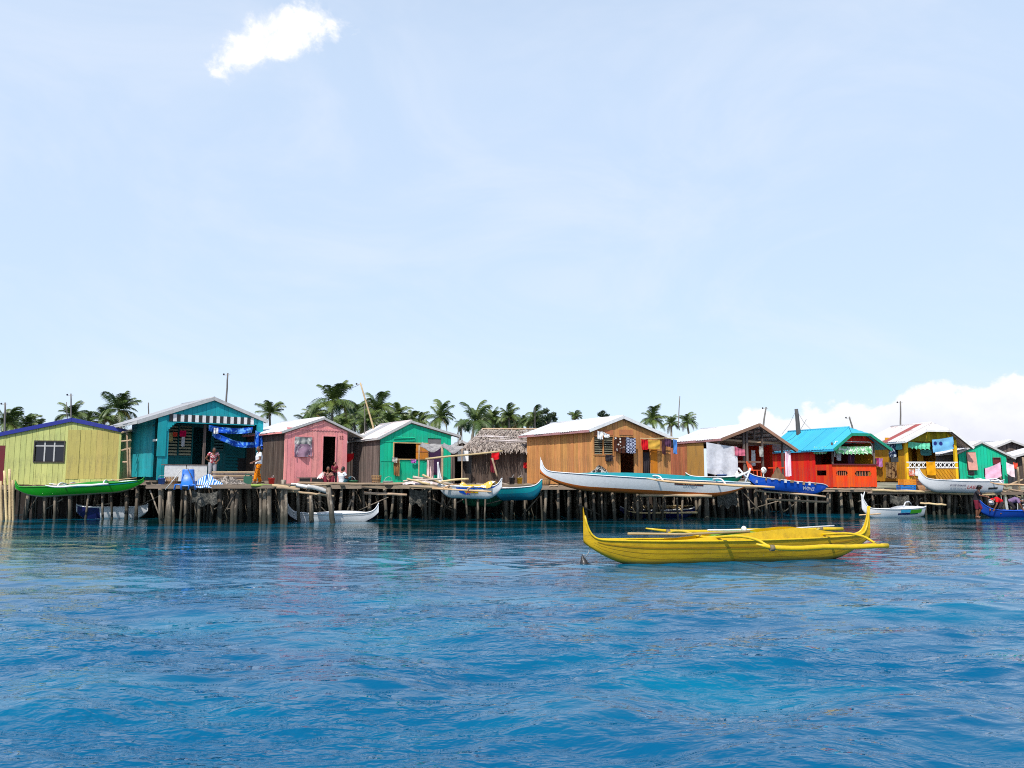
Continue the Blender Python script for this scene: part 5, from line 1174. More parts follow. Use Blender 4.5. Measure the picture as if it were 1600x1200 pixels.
p = at(1527, 806, 39.3); person('dark clad person with hat wading beside the bow of the blue boat', (p.x, 39.3, -.02), .9, 1.0, STAND, dict(che=(0, -.06, 1.15), nec=(0, -.12, 1.32), hea=(0, -.15, 1.45), shl=(.165, -.08, 1.28), shr=(-.165, -.08, 1.28), ell=(.24, -.22, 1.08), hal=(.14, -.42, 1.02), elr=(-.24, -.20, 1.10), har=(-.10, -.42, 1.05), knl=(.12, -.16, .48), anl=(.14, .02, .1), tol=(.15, -.12, .05)), CDK, CMAR, .8, .55, True, M_BLACK)
BEND = dict(pel=(0, .1, .62), che=(0, -.16, .74), nec=(0, -.33, .70), hea=(0, -.44, .64), shl=(.17, -.28, .74), shr=(-.17, -.28, .74), ell=(.22, -.38, .50), hal=(.14, -.46, .28), elr=(-.22, -.38, .50), har=(-.14, -.46, .28), hil=(.09, .1, .60), hir=(-.09, .1, .60), knl=(.12, -.1, .34), knr=(-.12, -.1, .34), anl=(.11, .05, .06), anr=(-.11, .05, .06), tol=(.12, -.09, .03), tor=(-.12, -.09, .03))
p = at(1562, 800, 39.75); person('person with white cap and red shirt bending in the blue boat', (p.x, 39.75, .16), -1.3, .95, STAND, BEND, CRD, CDK, .6, 1., True, m_cloth('white_cap', (.75, .72, .74)))
p = at(1582, 800, 39.7); person('person in mauve shirt stooping over the side of the blue boat', (p.x, 39.7, .16), .9, .95, STAND, BEND, CPUR, CDK, .7)

# ================================================================== laundry, curtains and tarpaulins
def cloth(name, label, p0, p1, h, mat, cat='cloth', group=None, wav=.03, nf=3., taper=0., sag=.03, th=.014, parent=None, n=14, m=12, flare=0., hem=0.):
    "a hanging sheet between two points: folds, sag and thickness"
    p0 = Vector(p0); p1 = Vector(p1); ax = p1 - p0; L = ax.length; nrm_ = Vector((ax.y, -ax.x, 0)).normalized(); o0 = p0.copy(); ph = rr(0, 6.28); R1, R2 = [], []
    for j in range(m + 1):
        v_ = j / m; a, b_ = [], []
        for i in range(n + 1):
            u = i / n; hv = h * (1 - taper * u) * (1 + hem * math.sin(u * 6.3 * nf + ph))
            q = p0 + ax * (u + (u - .5) * flare * v_) + Vector((0, 0, -sag * 4 * u * (1 - u) - hv * v_)) + nrm_ * (wav * (.25 + v_) * math.sin(u * 6.28 * nf + ph + v_ * .9) + .012 * math.sin(v_ * 9 + u * 4))
            a.append(q - o0 + nrm_ * th / 2); b_.append(q - o0 - nrm_ * th / 2)
        R1.append(a); R2.append(b_)
    mb = MB(); mb.grid(R1); mb.grid([r_[::-1] for r_ in R2])
    for e in (0, -1): mb.grid([R2[e], R1[e]]) if e else mb.grid([R1[e], R2[e]])
    for e in (0, -1): mb.grid([[r_[e] for r_ in R1], [r_[e] for r_ in R2]])
    o = mb.build(name, mat, parent); o.location = o0
    if parent is None: tag(o, label, cat, group)
    return o
def cpx(fr, x0, y0, x1, y1, hpx, d, *a, **k):
    u0, z0 = fr.uz(x0, y0, d); u1, z1 = fr.uz(x1, y1, d); _, zb_ = fr.uz((x0 + x1) / 2, (y0 + y1) / 2 + hpx, d)
    return a, k, fr.w(u0, d, z0), fr.w(u1, d, z1), (z0 + z1) / 2 - zb_
def hang(name, label, fr, x0, y0, x1, y1, hpx, d, mat, cat='cloth', group='laundry hung on the houses', **k):
    _, _, a, b_, h = cpx(fr, x0, y0, x1, y1, hpx, d); return cloth(name, label, a, b_, h, mat, cat, group, **k)
# teal house
TARP = m_cloth('blue_tarp', srgb(22, 78, 186), (.12, .34, .72), 'batik', 3.2, .4)
hang('cloth', 'yellowish cloth hanging at the teal house louvres', F2, 263, 676, 271, 676, 13, 1.5, m_cloth('khaki', srgb(190, 176, 120)))
hang('cloth', 'small orange red cloth on the line at the teal louvres', F2, 270, 674, 277, 675, 7, 1.45, m_cloth('tomato', srgb(220, 80, 60)))
hang('cloth', 'bright pink cloth at the teal louvres', F2, 281, 672, 291, 672, 10, 1.45, m_cloth('hot_pink', srgb(226, 20, 90)))
hang('cloth', 'white cloth hanging below the bright pink one', F2, 284, 682, 289, 682, 15, 1.4, CW)
hang('tarpaulin', 'upper fold of blue tarpaulin strung across the teal porch', F2, 326, 664, 395, 667, 9, -.15, TARP, 'tarpaulin', 'blue tarpaulins on the teal porch', wav=.10, nf=2.2, sag=.10)
hang('tarpaulin', 'lower sagging blue tarpaulin with twisted hem on the teal porch', F2, 333, 672, 409, 688, 9, -.25, TARP, 'tarpaulin', 'blue tarpaulins on the teal porch', wav=.12, nf=2.6, sag=.28)
hang('tarpaulin', 'blue tarpaulin end hanging at the right post of the teal porch', F2, 399, 672, 410, 676, 26, -.3, TARP, 'tarpaulin', 'blue tarpaulins on the teal porch', wav=.06, nf=1.5)
hang('cloth', 'pale twisted cloth knotted to the tarpaulin by the post', F2, 334, 668, 341, 668, 9, -.3, CW, wav=.06)
# covered tub, folded tarpaulin, boards on the teal deck
tb = thing('water_tub', 'big blue plastic tub upside down on the teal deck', 'tub', at(293, 766, 33.9), .15)
TUBM = m_paint('blue_plastic', srgb(34, 108, 200), rough=.35, dirt=.2, dirtcol=(.5, .6, .7)); b = MB()
rws = [[Vector((math.cos(a) * sx_, math.sin(a) * sy_, z_)) for a in [6.2832 * k / 24 for k in range(24)]] for sx_, sy_, z_ in ((.50, .42, 0), (.50, .42, .05), (.47, .40, .05), (.36, .30, .66), (.33, .28, .70), (.0, .0, .70))]
rws = [[Vector((math.copysign(abs(v_.x) ** .6 * .42, v_.x), math.copysign(abs(v_.y) ** .6 * .38, v_.y), v_.z + .17)) for v_ in r_] for r_ in rws]; b.grid(rws, close=True); b.build('tub_body', TUBM, tb)
for sg in (-1, 1): MB().tube([(sg * .28 - .14, -.43, .03), (sg * .28 - .1, -.45, .24), (sg * .28 + .1, -.45, .24), (sg * .28 + .14, -.43, .03)], .04, 7).build('carry_handle', TUBM, tb)
MB().tube([(.05, -.32, .90), (.30, -.42, .4), (.42, -.46, -.15)], .015, 5).build('rope', m_cloth('rope_dark', (.1, .09, .08)), tb); MB().tube([(-.2, -.32, .86), (-.5, -.4, .4), (-.78, -.4, .03)], .018, 5).build('rope', m_cloth('rope_white', (.6, .58, .55)), tb)
def heap(name, label, c, r, h, mat, cat, seed=1, n=26, m=14):
    rows = []; 
    for j in range(m + 1):
        f_ = j / m; rows.append([(math.cos(a) * r[0] * f_ * (1 + .2 * math.sin(3 * a + seed)), math.sin(a) * r[1] * f_, h * (1 - f_ ** 1.6) * (.75 + .3 * math.sin(5 * a + f_ * 7 + seed)) + .05 * math.sin(9 * a + 12 * f_ + seed) * (1 - f_ * .5) + .01) for a in [6.2832 * k / n for k in range(n)]])
    mb = MB(); mb.grid(rows, close=True); o = mb.build(name, mat); o.location = c; tag(o, label, cat); return o
heap('folded_tarpaulin', 'crumpled blue and white tarpaulin heaped beside the blue tub', at(323, 762, 34.3), (.75, .4), .52, m_cloth('blue_white_tarp', srgb(40, 120, 200), (.65, .72, .8), 'stripe', 3.5), 'tarpaulin', 2)
heap('net_heap', 'dark fishing net heaped on the teal deck by the porch', at(357, 757, 35.0), (.9, .45), .32, m_cloth('net', (.10, .09, .08), (.35, .3, .26), 'batik', 9), 'net', 4)
heap('cover', 'dark bundle with pale marks before the window of the orange house', at(938, 741, 36.9), (.48, .3), .36, m_cloth('black_bundle', (.015, .015, .015), (.4, .38, .35), 'batik', 7), 'bundle', 5)
heap('laundry_heap', 'heap of pale clothes at the right end of the mint house deck', at(655, 757, 36.8), (.85, .4), .24, m_cloth('pale_clothes', (.55, .42, .40), (.7, .66, .62), 'batik', 6), 'clothes', 7)
bench = thing('bench', 'white panelled bench front on the teal porch', 'bench', F2.w(F2.u(257, 740, -.6), -.6, zd2), F2.th); uu = F2.u(323, 740, -.6) - F2.u(257, 740, -.6); hz = F2.z(290, 727, -.6) - zd2
for a_, c_ in ((0, .49), (.51, 1.)): MB().box(uu * a_, uu * c_, -.02, .02, .12, hz).build('panel', M_WHITE, bench)
for a_ in (0.02, .5, .98): MB().box(uu * a_ - .03, uu * a_ + .03, .02, .08, 0, hz).build('leg', M_DARK, bench)
MB().box(-.05, uu + .05, -.04, .4, hz, hz + .04).build('seat', M_GREY, bench)
gj = thing('jerrycan', 'green plastic jerrycan beside the walking person', 'jerrycan', at(387, 757, 35.2), .2); GJ = m_paint('green_plastic', srgb(40, 92, 74), rough=.4)
MB().box(-.17, .17, -.11, .11, .0, .36).build('body', GJ, gj); MB().tube([(-.1, 0, .36), (-.1, 0, .44), (.08, 0, .44), (.08, 0, .36)], .02, 6).build('handle', GJ, gj); MB().tube([(.13, 0, .36), (.13, 0, .42)], .035, 8).build('cap', M_BLACK, gj)
rk = thing('timber_rack', 'low rack of stacked boards behind the net on the teal deck', 'rack', at(360, 752, 35.8), 0)
for k in range(5): MB().box(-1.2 + .1 * k, 1.1, -.2 + .02 * k, .1, .04 + .085 * k, .10 + .085 * k).build('board', M_GREY if k % 2 else M_RAW, rk)
# pink house
hang('cloth', 'grey window cover hanging over the pink house window', F3, 461, 682, 488, 683, 12, -.10, m_cloth('window_grey', (.30, .30, .29), (.5, .5, .48), 'batik', 3), 'curtain', None, wav=.05)
hang('cloth', 'mauve curtain cloth bulging below the grey window cover', F3, 460, 693, 488, 693, 20, -.12, m_cloth('mauve', srgb(150, 120, 140), srgb(196, 180, 186), 'batik', 2.5), 'curtain', None, wav=.06, nf=1.5)
bn = thing('bench', 'low dark bench under the pink house window', 'bench', F3.w(F3.u(466, 750, -.3), -.3, zb3), F3.th); ub = F3.u(504, 750, -.3) - F3.u(466, 750, -.3)
MB().box(0, ub, -.12, .15, .26, .31).build('seat', M_GREY, bn); MB().box(.03, ub * .46, -.1, -.06, 0.02, .26).build('panel', M_BLACK, bn); MB().box(ub * .52, ub - .03, -.1, -.06, 0.02, .26).build('panel', M_BLACK, bn)
hang('tarpaulin', 'red tarpaulin sheet in the gap between the pink and mint houses', F4, 537, 708, 553, 708, 17, 2.6, CRD, 'tarpaulin', None, wav=.05, nf=1.2, taper=.5)
heap('bundle', 'white cloth bundle beside the person in the pink doorway', at(503, 748, 36.9), (.2, .15), .28, m_cloth('white_red', (.7, .66, .64), srgb(180, 50, 60), 'batik', 7), 'bundle', 9)
# mint house
hang('cloth', 'tan towel hanging from the mint house window sill', F4, 615, 715, 624, 718, 26, -.12, m_cloth('tan_towel', srgb(160, 118, 70), srgb(110, 80, 60), 'stripe', 5))
hang('cloth', 'pale grey rag on the corner of the mint window', F4, 613, 713, 621, 715, 8, -.2, m_cloth('rag', (.45, .43, .38)))
hang('cloth', 'small lilac cloth on the mint window sill', F4, 642, 717, 650, 717, 6, -.15, m_cloth('lilac', srgb(170, 100, 180)))
hang('cloth', 'pink streaked cloth hanging before the purple door', F4, 667, 718, 678, 718, 32, -.5, m_cloth('pink_streak', srgb(206, 160, 164), srgb(236, 216, 214), 'stripe', 5), wav=.05)
for i, (x0, y0, x1, y1) in enumerate(((655, 697, 692, 699), (690, 698, 722, 702))):
    a_, b_ = at(x0, y0, 38.0), at(x1, y1, 38.3); mb = MB(); rows = []
    for j in range(6): rows.append([a_.lerp(b_, k / 8) - a_ + Vector((0, 1.5 * j / 5, .05 * j - .22 * math.sin(math.pi * k / 8) * (1 - .12 * j) + .05 * math.sin(j * 2 + k))) for k in range(9)])
    mb.grid(rows); mb.grid([[q + Vector((0, 0, -.012)) for q in r_][::-1] for r_ in rows]); o = mb.build('awning_sheet', m_cloth('grey_awning', (.34, .32, .31), (.2, .19, .19), 'batik', 3)); o.location = a_; tag(o, ('grey sagging awning sheet at the mint house door', 'second grey awning sheet right of the mint house')[i], 'awning')
    for k, (q, bx0) in enumerate(((a_, x0), (b_, x1))): rail(Vector((q.x, q.y, zd4)), q + Vector((0, 0, .02)), .03, 'thin pole holding up the %s of the %s awning sheet' % (('left end', 'right end')[k], ('first', 'second')[i]), M_RAW, 'awning poles')
MB_w = MB().box(-.26, .26, -.02, .02, 0, .50); o = MB_w.build('white_board', M_WHITE); o.location = at(723.5, 720.5, 39.0); tag(o, 'white square board in the gap beside the thatched hut', 'board')
hang('cloth', 'red shirt hanging on the slanting pole before the thatched hut', F5, 768, 706, 780, 705, 12, -3.0, CRD, wav=.05, nf=1.2)
hang('cloth', 'dark red cloth hanging inside the shade of the thatched hut', F5, 766, 715, 774, 716, 22, -.3, CMAR)
rail(at(769, 716, 38), at(777, 745, 38), .05, 'slanting prop below the red shirt', M_RAW)
hang('cloth', 'scrap of red cloth at the left corner of the orange house', F5, 818, 722, 823, 722, 9, -.2, CRD)
# orange house laundry
hang('cloth', 'white cloth knotted above the left louvres of the orange house', F6, 933, 673, 941, 674, 12, -.2, CW, wav=.06)
hang('cloth', 'white scarf slung above the right louvres of the orange house', F6, 943, 675, 952, 678, 8, -.2, CW, wav=.06, taper=.4)
hang('cloth', 'black shorts hanging under the louvres of the orange house', F6, 946, 710, 957, 710, 10, -.12, CDK)
hang('cloth', 'brown batik sarong with white spots over the orange house door', F6, 960, 682, 978, 683, 23, -.3, m_cloth('brown_sarong', srgb(70, 38, 28), (.7, .66, .6), 'dots', 7), wav=.05, taper=-.1)
hang('cloth', 'blue and white patterned sarong over the orange house door', F6, 978, 683, 993, 684, 24, -.3, m_cloth('blue_sarong', (.42, .46, .58), srgb(50, 50, 80), 'check', 14), wav=.05)
hang('cloth', 'bright red shirt on the line right of the orange house door', F6, 1002, 686, 1012, 686, 16, -.35, CRD, wav=.04)
hang('cloth', 'mustard towel on the line of the orange house', F6, 1013, 687, 1031, 687, 14, -.35, m_cloth('mustard', srgb(214, 166, 70)), wav=.02, nf=1)
hang('cloth', 'dark brown trousers on the line of the orange house', F6, 1034, 686, 1040, 688, 22, -.35, m_cloth('choc', srgb(72, 44, 50)))
hang('cloth', 'plum cloth hanging under the right eave of the orange house', F6, 1038, 684, 1048, 686, 12, -.4, m_cloth('plum', srgb(84, 52, 78)))
hang('cloth', 'light blue jeans at the right end of the orange house line', F6, 1052, 686, 1058, 687, 22, -.4, m_cloth('jeans', srgb(80, 132, 200)))
hang('cloth', 'small dark cloth next to the light blue jeans', F6, 1048, 687, 1052, 687, 12, -.42, CDK)
hang('cloth', 'dark dress hanging in the second doorway of the orange house', F6, 1005, 706, 1014, 706, 34, -.1, CDK)
# shed
_d = -.12
hang('tarpaulin', 'large white sheet hung across the corner of the open shed', F7, 1103.5, 691, 1151, 698, 48, _d, m_cloth('white_sheet', (.62, .62, .66)), 'tarpaulin', None, wav=.035, nf=2.2, sag=.02, n=24, flare=.03)
hang('cloth', 'dusty pink cloth tied to a shed post', F7, 1147, 697, 1163, 702, 14, -.2, m_cloth('dusty_pink', srgb(190, 100, 122)), wav=.06, taper=.3)
hang('cloth', 'white and grey shirt on the shed post', F7, 1186, 697, 1192, 697, 16, -.15, m_cloth('greyshirt', (.4, .4, .38), (.15, .15, .15), 'batik', 6))
hang('cloth', 'white shirt hanging deep in the open shed', F7, 1174, 703, 1180, 703, 24, .8, CW)
hang('cloth', 'pale pink dress hanging at the right end of the shed', F7, 1226, 704, 1235, 703, 40, -.1, m_cloth('pale_pink', srgb(222, 176, 196), srgb(240, 220, 228), 'stripe', 4), wav=.05)
ch = thing('plastic_chair', 'orange plastic chair on the shed porch', 'chair', F7.w(F7.u(1180, 742, -.3), -.3, zb7), F7.th + .5); OC = m_paint('orange_plastic', srgb(226, 84, 34), rough=.4, dirt=.1)
MB().box(-.24, .24, -.24, .22, .40, .44).build('seat', OC, ch); MB().hexa([(-.24, .20, .44), (.24, .20, .44), (.24, .24, .44), (-.24, .24, .44), (-.22, .32, .86), (.22, .32, .86), (.22, .36, .86), (-.22, .36, .86)]).build('backrest', OC, ch)
for sx_ in (-.21, .21):
    for sy_ in (-.2, .18): MB().bar((sx_, sy_, .40), (sx_ * 1.1, sy_ * 1.1, 0), .04, .04).build('leg', OC, ch)
fn = thing('electric_fan', 'white electric fan on the shed porch beside the orange chair', 'fan', F7.w(F7.u(1193, 742, -.2), -.2, zb7), F7.th)
MB().tube([(0, 0, 0), (0, 0, .03)], [.14, .13], 14).build('base', M_WHITE, fn); MB().tube([(0, 0, .03), (0, 0, .32)], .025, 8).build('stand', M_WHITE, fn); b = MB(); b.ball((0, -.03, .42), (.17, .06, .17), 16, 10); b.build('cage', M_WHITE, fn)
for k in range(3): a_ = k * 2.094; MB().bar((0, -.1, .42), (.12 * math.cos(a_), -.1, .42 + .12 * math.sin(a_)), .01, .06, (0, 1, 0)).build('blade', M_GREYP, fn)
sk_ = heap('sack', 'brown sack leaning against the red boards of the shed', F7.w(F7.u(1215, 745, -.2), -.2, zb7 - .02), (.36, .25), .55, m_cloth('sackcloth', srgb(110, 86, 66)), 'sack', 3)
pt_ = thing('water_jug', 'small white jug under the white sheet on the shed deck', 'jug', F7.w(F7.u(1152, 746, -.3), -.3, zb7), 0); MB().tube([(0, 0, 0), (0, 0, .22), (0, 0, .3), (0, 0, .36)], [.12, .12, .05, .045], 12).build('body', M_WHITE, pt_); MB().tube([(.05, 0, .3), (.15, 0, .26), (.12, 0, .12)], .015, 6).build('handle', M_WHITE, pt_)
# red house valances
VAL = m_cloth('green_valance', srgb(120, 190, 130), (.78, .84, .76), 'batik', 5)
hang('curtain', 'green and white ruffled valance across the red porch front', F8, 1305, 697, 1361, 697, 12, -.16, VAL, 'curtain', 'valances on the porches', wav=.05, nf=9, n=60, hem=.10)
def side_hang(name, label, fr, x0, x1, y0, hpx, mat, off=-.08, **k):
    d1, z1 = fr.dz(x0, y0); d0, _ = fr.dz(x1, y0); _, zb_ = fr.dz((x0 + x1) / 2, y0 + hpx); return cloth(name, label, fr.w(off, d1, z1), fr.w(off, d0, z1), z1 - zb_, mat, **k)
side_hang('curtain', 'green and white valance on the left side of the red porch', F8, 1274, 1294, 698, 10, VAL, cat='curtain', group='valances on the porches', wav=.05, nf=5, n=40, hem=.1)
hang('cloth', 'white paper sheet pinned inside the red porch', F8, 1307, 707, 1314, 707, 12, .5, CW, 'paper', None, wav=.01)
hang('cloth', 'plum cloth hanging inside the red porch', F8, 1325, 707, 1335, 707, 20, .9, m_cloth('plum', srgb(84, 52, 78)))
for i, (x0, c_, t_) in enumerate(((1364, srgb(40, 90, 130), 'blue'), (1370, (.03, .03, .04), 'black'), (1375, srgb(170, 60, 110), 'magenta'), (1380, srgb(190, 130, 190), 'lilac'))):
    side_hang('cloth', 'small %s garment on the line left of the ochre house' % t_, F9, x0, x0 + 5, 715 + (i % 2), 13, m_cloth('garment%d' % i, c_), off=-.25, group='laundry hung on the houses', cat='cloth')
# ochre house
side_hang('curtain', 'dark blue and white printed cloth on the side of the ochre house', F9, 1391, 1402, 690, 24, m_cloth('navy_print', srgb(36, 50, 80), (.5, .56, .62), 'batik', 4), cat='cloth', group='laundry hung on the houses', off=-.15)
side_hang('curtain', 'teal curtain at the side window of the ochre house', F9, 1401, 1412, 690, 12, m_cloth('teal_curtain', srgb(90, 160, 160)), cat='curtain', off=-.12)
side_hang('cloth', 'brown printed sarong over the side rail of the ochre house', F9, 1394, 1411, 722, 25, m_cloth('tan_print', srgb(150, 120, 84), srgb(70, 44, 30), 'batik', 5), off=-.4, cat='cloth', group='laundry hung on the houses', wav=.06)
hang('curtain', 'mint green valance under the ochre gable', F9, 1419, 690, 1453, 692, 10, -.1, m_cloth('mint_valance', srgb(110, 206, 170)), 'curtain', 'valances on the porches', wav=.05, nf=5, n=40, hem=.12)
hang('curtain', 'teal curtain inside the ochre veranda', F9, 1438, 702, 1455, 702, 9, .6, m_cloth('teal_curtain', srgb(90, 160, 160)), 'curtain', None)
hang('cloth', 'light blue sarong with dark motifs on the ochre veranda', F9, 1456, 687, 1489, 682, 20, -.35, m_cloth('sky_sarong', srgb(116, 180, 220), srgb(40, 50, 120), 'dots', 2.6), wav=.03, nf=1.2, taper=.05)
hang('cloth', 'golden yellow towel over the lattice rail of the ochre veranda', F9, 1447, 721, 1461, 721, 21, -.16, m_cloth('gold_towel', srgb(226, 156, 20)), wav=.012, nf=1)
hang('cloth', 'red and white print cloth below the lattice of the ochre veranda', F9, 1420, 733, 1429, 733, 10, -.12, m_cloth('redprint', srgb(190, 90, 70), (.7, .6, .55), 'batik', 6))
hang('cloth', 'white printed cloth next to the red print below the lattice', F9, 1430, 732, 1438, 732, 11, -.12, CW)
def crate(label, px, py, Y, sx_, sy_, sz_, mat, rz=0., name='crate', cat='crate'):
    c = at(px, py, Y); r_ = thing(name, label, cat, c, rz); n = 3
    for k in range(n):
        z_ = sz_ * k / n
        MB().box(-sx_ / 2, sx_ / 2, -sy_ / 2, -sy_ / 2 + .015, z_ + .01, z_ + sz_ / n - .01).build('slat', mat, r_); MB().box(-sx_ / 2, sx_ / 2, sy_ / 2 - .015, sy_ / 2, z_ + .01, z_ + sz_ / n - .01).build('slat', mat, r_)
        MB().box(-sx_ / 2, -sx_ / 2 + .015, -sy_ / 2 + .016, sy_ / 2 - .016, z_ + .01, z_ + sz_ / n - .01).build('slat', mat, r_); MB().box(sx_ / 2 - .015, sx_ / 2, -sy_ / 2 + .016, sy_ / 2 - .016, z_ + .01, z_ + sz_ / n - .01).build('slat', mat, r_)
    for sx2 in (-1, 1):
        for sy2 in (-1, 1): MB().box(sx2 * (sx_ / 2 + .001) - .02, sx2 * (sx_ / 2 + .001) + .02, sy2 * (sy_ / 2 + .001) - .02, sy2 * (sy_ / 2 + .001) + .02, 0, sz_).build('corner_post', mat, r_)
    MB().box(-sx_ / 2 + .02, sx_ / 2 - .02, -sy_ / 2 + .02, sy_ / 2 - .02, .0, .02).build('bottom', mat, r_); return r_
crate('blue crate on the deck below the ochre house', 1416, 766, 42.6, .75, .45, .28, m_paint('crate_blue', srgb(20, 110, 190)))
crate('orange box stacked on the blue crate', 1418, 757.8, 42.6, .70, .45, .30, m_paint('crate_orange', srgb(222, 140, 40)), .15)
crate('lower pale brown crate before the ochre house', 1437, 767, 42.6, .36, .36, .30, m_wood('crate_tan', srgb(190, 140, 100), axis='x'))
crate('upper dark brown crate before the ochre house', 1436, 757.6, 42.6, .42, .36, .34, m_wood('crate_brown', srgb(110, 66, 50), axis='x'))
# right mint house
hang('cloth', 'large pale pink towel before the right mint house', F10, 1539, 732, 1563, 722, 22, -.8, m_cloth('blush', srgb(226, 176, 200)), wav=.03, nf=1.3)
hang('cloth', 'dark cloth hanging left of the large pink towel', F10, 1537, 731, 1541, 731, 14, -.75, CDK)
hang('cloth', 'white and pink cloth at the right corner of the right mint house', F10, 1572, 722, 1584, 726, 18, -.6, m_cloth('blush2', srgb(232, 208, 216)), wav=.04, nf=1.2, taper=-.1)
hang('cloth', 'orange red cloth at the right edge by the last shack', F10, 1583, 722, 1590, 723, 9, -.3, m_cloth('tomato', srgb(220, 80, 60)))
hang('cloth', 'dark rag under the pink shutter of the right mint house', F10, 1512, 735, 1522, 736, 7, -.28, CDK)
for i, (x0, y0, x1, y1) in enumerate(((1563, 745, 1568, 768), (1572, 760, 1600, 748), (1577, 765, 1612, 770), (1590, 730, 1594, 775), (1598, 715, 1604, 775), (1560, 765, 1600, 779))):
    rail(at(x0, y0, 42.4), at(x1, y1, 42.9), .05, ('pale upright stick by the pink towel', 'stick slanting up to the right edge', 'low stick on the right deck', 'upright post left of the right edge', 'rightmost upright post at the edge', 'long stick sloping down at the right edge')[i], M_RAW, 'sticks at the right edge')
# shared wash line poles on the orange house
rail(F6.w(F6.u(1001, 685, -.36), -.36, F6.z(1001, 685, -.36)), F6.w(F6.u(1060, 685, -.36), -.36, F6.z(1060, 685, -.36)), .022, 'bamboo washing pole along the orange house', M_BAMB, 'washing poles')

# ================================================================== aerials and leaning poles above the roofs
def aerial(px, ytop, ybot, Y, r, label, lean=0., arms=True, mat=None, guys=()):
    a = at(px, ybot, Y); t0 = at(px + lean, ytop, Y); root = thing('aerial_pole', label, 'pole', a, 0, 'aerial poles above the roofs'); v_ = t0 - a
    MB().tube([v_ * (i / 5) + Vector((rr(-.01, .01), 0, 0)) for i in range(6)], [r * (1.1 - .06 * i) for i in range(6)], 7).build('mast', mat or m_wood('mast_grey', srgb(110, 105, 100)), root)
    if arms: MB().bar(v_ + Vector((-.22, 0, -.1)), v_ + Vector((.12, 0, -.08)), .03, .03).build('crossbar', M_GREYP, root); MB().ball(v_ + Vector((-.2, 0, -.06)), .05, 8, 6).build('insulator', M_BLACK, root)
    for gx, gy in guys:
        e = at(gx, gy, Y) - a; MB().tube([v_ * .97, (v_ * .97 + e) * .5 + Vector((0, 0, -.15)), e], .008, 4).build('guy_wire', M_BLACK, root)
    return root
AL = (('tall thin aerial behind the ridge of the teal house', 353, 583, 640, 40, .045, 3), ('aerial rising behind the ridge of the yellow house', 111, 615, 662, 43, .04, 0), ('short aerial beside the one behind the yellow ridge', 105, 628, 662, 43, .025, -1), ('aerial pole at the far left edge', 7, 629, 690, 43, .05, 1), ('short aerial left of the teal house roof', 232, 629, 665, 44, .035, 0),
      ('thin vertical aerial left of the mint roof', 570, 632, 690, 42, .025, 0), ('thin aerial left of the thatched roof', 716, 665, 705, 46, .03, 0), ('second thin aerial left of the thatched roof', 722, 668, 705, 46, .025, 0), ('thin aerial over the long white roof', 1060, 619, 668, 45, .03, 2), ('aerial behind the open shed ridge', 1192, 636, 670, 46, .05, 5), ('thin aerial behind the turquoise roof ridge', 1334, 651, 676, 48, .05, -7), ('aerial behind the rust striped roof', 1407, 627, 680, 50, .05, 0), ('hairline aerial above the thatch', 836, 636, 690, 60, .03, 0))
for l_, x_, y0_, y1_, Y_, r_, ln in AL: aerial(x_, y0_, y1_, Y_, r_, l_, ln, arms=r_ > .035)
aerial(590, 598, 690, 42.5, .05, 'bamboo pole leaning left behind the mint house', -27, True, M_BAMB)
aerial(1249, 639, 690, 47, .13, 'thick leaning timber post with wires behind the turquoise roof', -5, False, m_wood('pole_dark', srgb(86, 84, 84)), guys=((1222, 678), (1268, 672)))
# wires
def wire(a, b_, label, sag=.4):
    o = MB().tube([(a.lerp(b_, i / 8) - a) + Vector((0, 0, -sag * 4 * (i / 8) * (1 - i / 8))) for i in range(9)], .010, 4).build('wire', M_BLACK); o.location = a; tag(o, label, 'wire'); return o
wire(at(7, 642, 43), at(70, 655, 45), 'thin wire running right from the far left pole'); wire(at(1225, 690, 46), at(1260, 655, 46), 'curved wire over the turquoise roof', .3); wire(at(530, 608, 42.5), at(563, 600, 42.5), 'faint wire at the top of the leaning bamboo pole', .1)
# frame timbers in the gap between the yellow and teal houses
for i, (x0, y0, x1, y1) in enumerate(((190, 676, 207, 672), (190, 690, 206, 688), (190, 704, 205, 700), (192, 722, 200, 722), (199, 676, 200, 746), (203, 700, 204, 745))):
    rail(at(x0, y0, 38.6), at(x1, y1, 38.6), .045, ('topmost cross stick between the yellow and teal houses', 'second cross stick between the yellow and teal houses', 'third cross stick between the yellow and teal houses', 'lowest cross stick between the yellow and teal houses', 'taller upright stick between the yellow and teal houses', 'shorter upright stick beside the teal wall')[i], M_RAW, 'sticks between the yellow and teal houses')

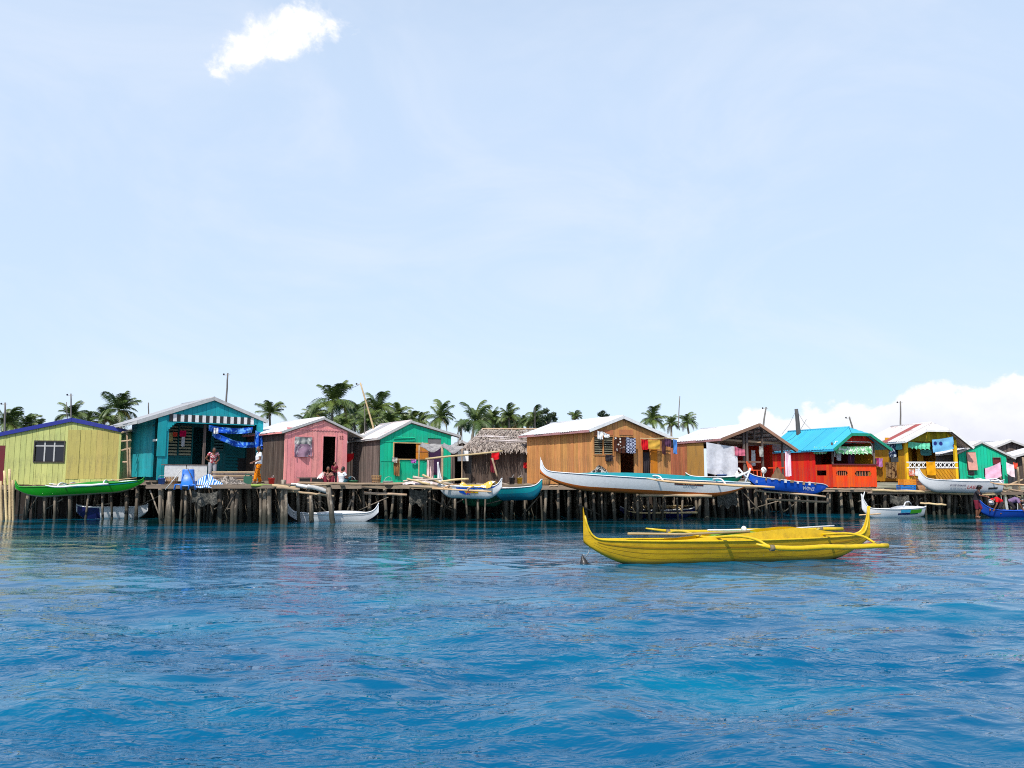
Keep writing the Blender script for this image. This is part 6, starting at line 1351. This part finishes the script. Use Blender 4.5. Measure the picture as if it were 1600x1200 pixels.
# ================================================================== small household things on the decks
def bucket(label, px, py, Y, r, h, col, name='bucket', cat='bucket', handle=True):
    q = at(px, py, Y); o = thing(name, label, cat, q, rr(0, 6)); m_ = m_paint('plastic_%d' % int(px), col, rough=.4, dirt=.3)
    b = MB(); prof = ((0, 0), (r * .78, 0), (r, h), (r * 1.06, h), (r * 1.06, h + .02), (r * .95, h + .02), (r * .74, .03), (0, .03))
    b.grid([[Vector((math.cos(6.2832 * k / 18) * pr, math.sin(6.2832 * k / 18) * pr, pz)) for k in range(18)] for pr, pz in prof], close=True); b.build('shell', m_, o)
    if handle: MB().tube([(-r, 0, h), (-r * .7, .05, h + r * .7), (0, .07, h + r * .95), (r * .7, .05, h + r * .7), (r, 0, h)], .008, 5).build('handle', M_GREYP, o)
    return o
for a_ in (('red plastic bucket on the teal deck near the right post', 424, 757, 34.9, .14, .26, srgb(190, 40, 36)), ('small blue bucket at the left corner of the teal deck', 252, 758, 34.8, .15, .28, srgb(40, 90, 170)), ('white basin on the deck of the mint house', 606, 757, 37.3, .24, .14, (.6, .6, .6)), ('green basin on the pink deck beside the sitting child', 551, 757, 36.9, .22, .16, srgb(50, 130, 90)),
           ('black bucket before the thatched hut', 800, 756, 37.8, .15, .28, (.03, .03, .035)), ('yellow bucket before the thatched hut wall', 812, 756, 38.0, .14, .26, srgb(200, 160, 40)), ('blue basin on the shed deck by the white sheet', 1128, 747, 39.3, .24, .16, srgb(50, 100, 170)), ('grey bucket on the ochre deck right of the crates', 1452, 766, 42.7, .15, .28, (.3, .3, .32)), ('red basin on the right deck under the pink towel', 1556, 766, 43.2, .25, .16, srgb(170, 50, 50)), ('white bucket at the right edge deck', 1586, 766, 43.0, .15, .28, (.6, .6, .58))): bucket(*a_)
def basket(label, px, py, Y, r, h):
    q = at(px, py, Y); o = thing('basket', label, 'basket', q, 0); wm = m_wood('wicker', srgb(150, 116, 78), axis='x')
    for k in range(7): z_ = h * k / 6; MB().tube([Vector((math.cos(6.2832 * i / 16) * r * (.8 + .2 * k / 6), math.sin(6.2832 * i / 16) * r * (.8 + .2 * k / 6), z_)) for i in range(17)], .018, 5).build('hoop', wm, o)
    for i in range(14): a = 6.2832 * i / 14; MB().tube([(math.cos(a) * r * .78, math.sin(a) * r * .78, 0), (math.cos(a) * r * 1.0, math.sin(a) * r * 1.0, h)], .012, 4).build('stake', wm, o)
basket('round wicker basket by the louvred window of the teal house', 268, 757, 35.2, .26, .32); basket('wicker fish trap on the mint house deck', 588, 757, 37.4, .22, .4); basket('wicker basket at the left corner of the orange house deck', 852, 758, 36.9, .24, .3)
# nets and ropes hanging below the decks
for i, (x0, x1, y0, h_, Y_) in enumerate(((300, 340, 766, 18, 34.0), (640, 668, 762, 22, 37.0), (1120, 1150, 768, 20, 38.6), (1390, 1420, 772, 14, 42.0))):
    a_, b_ = at(x0, y0, Y_), at(x1, y0 + 1, Y_); cloth('net', ('dark net hanging below the teal deck', 'dark net hanging below the mint house deck', 'dark net hanging below the open shed', 'dark net hanging below the ochre deck')[i], a_, b_, h_ / FPX * Y_, m_cloth('net_cloth', (.05, .05, .045), (.14, .13, .11), 'batik', 12), 'net', None, wav=.08, nf=2, sag=.12, hem=.15)
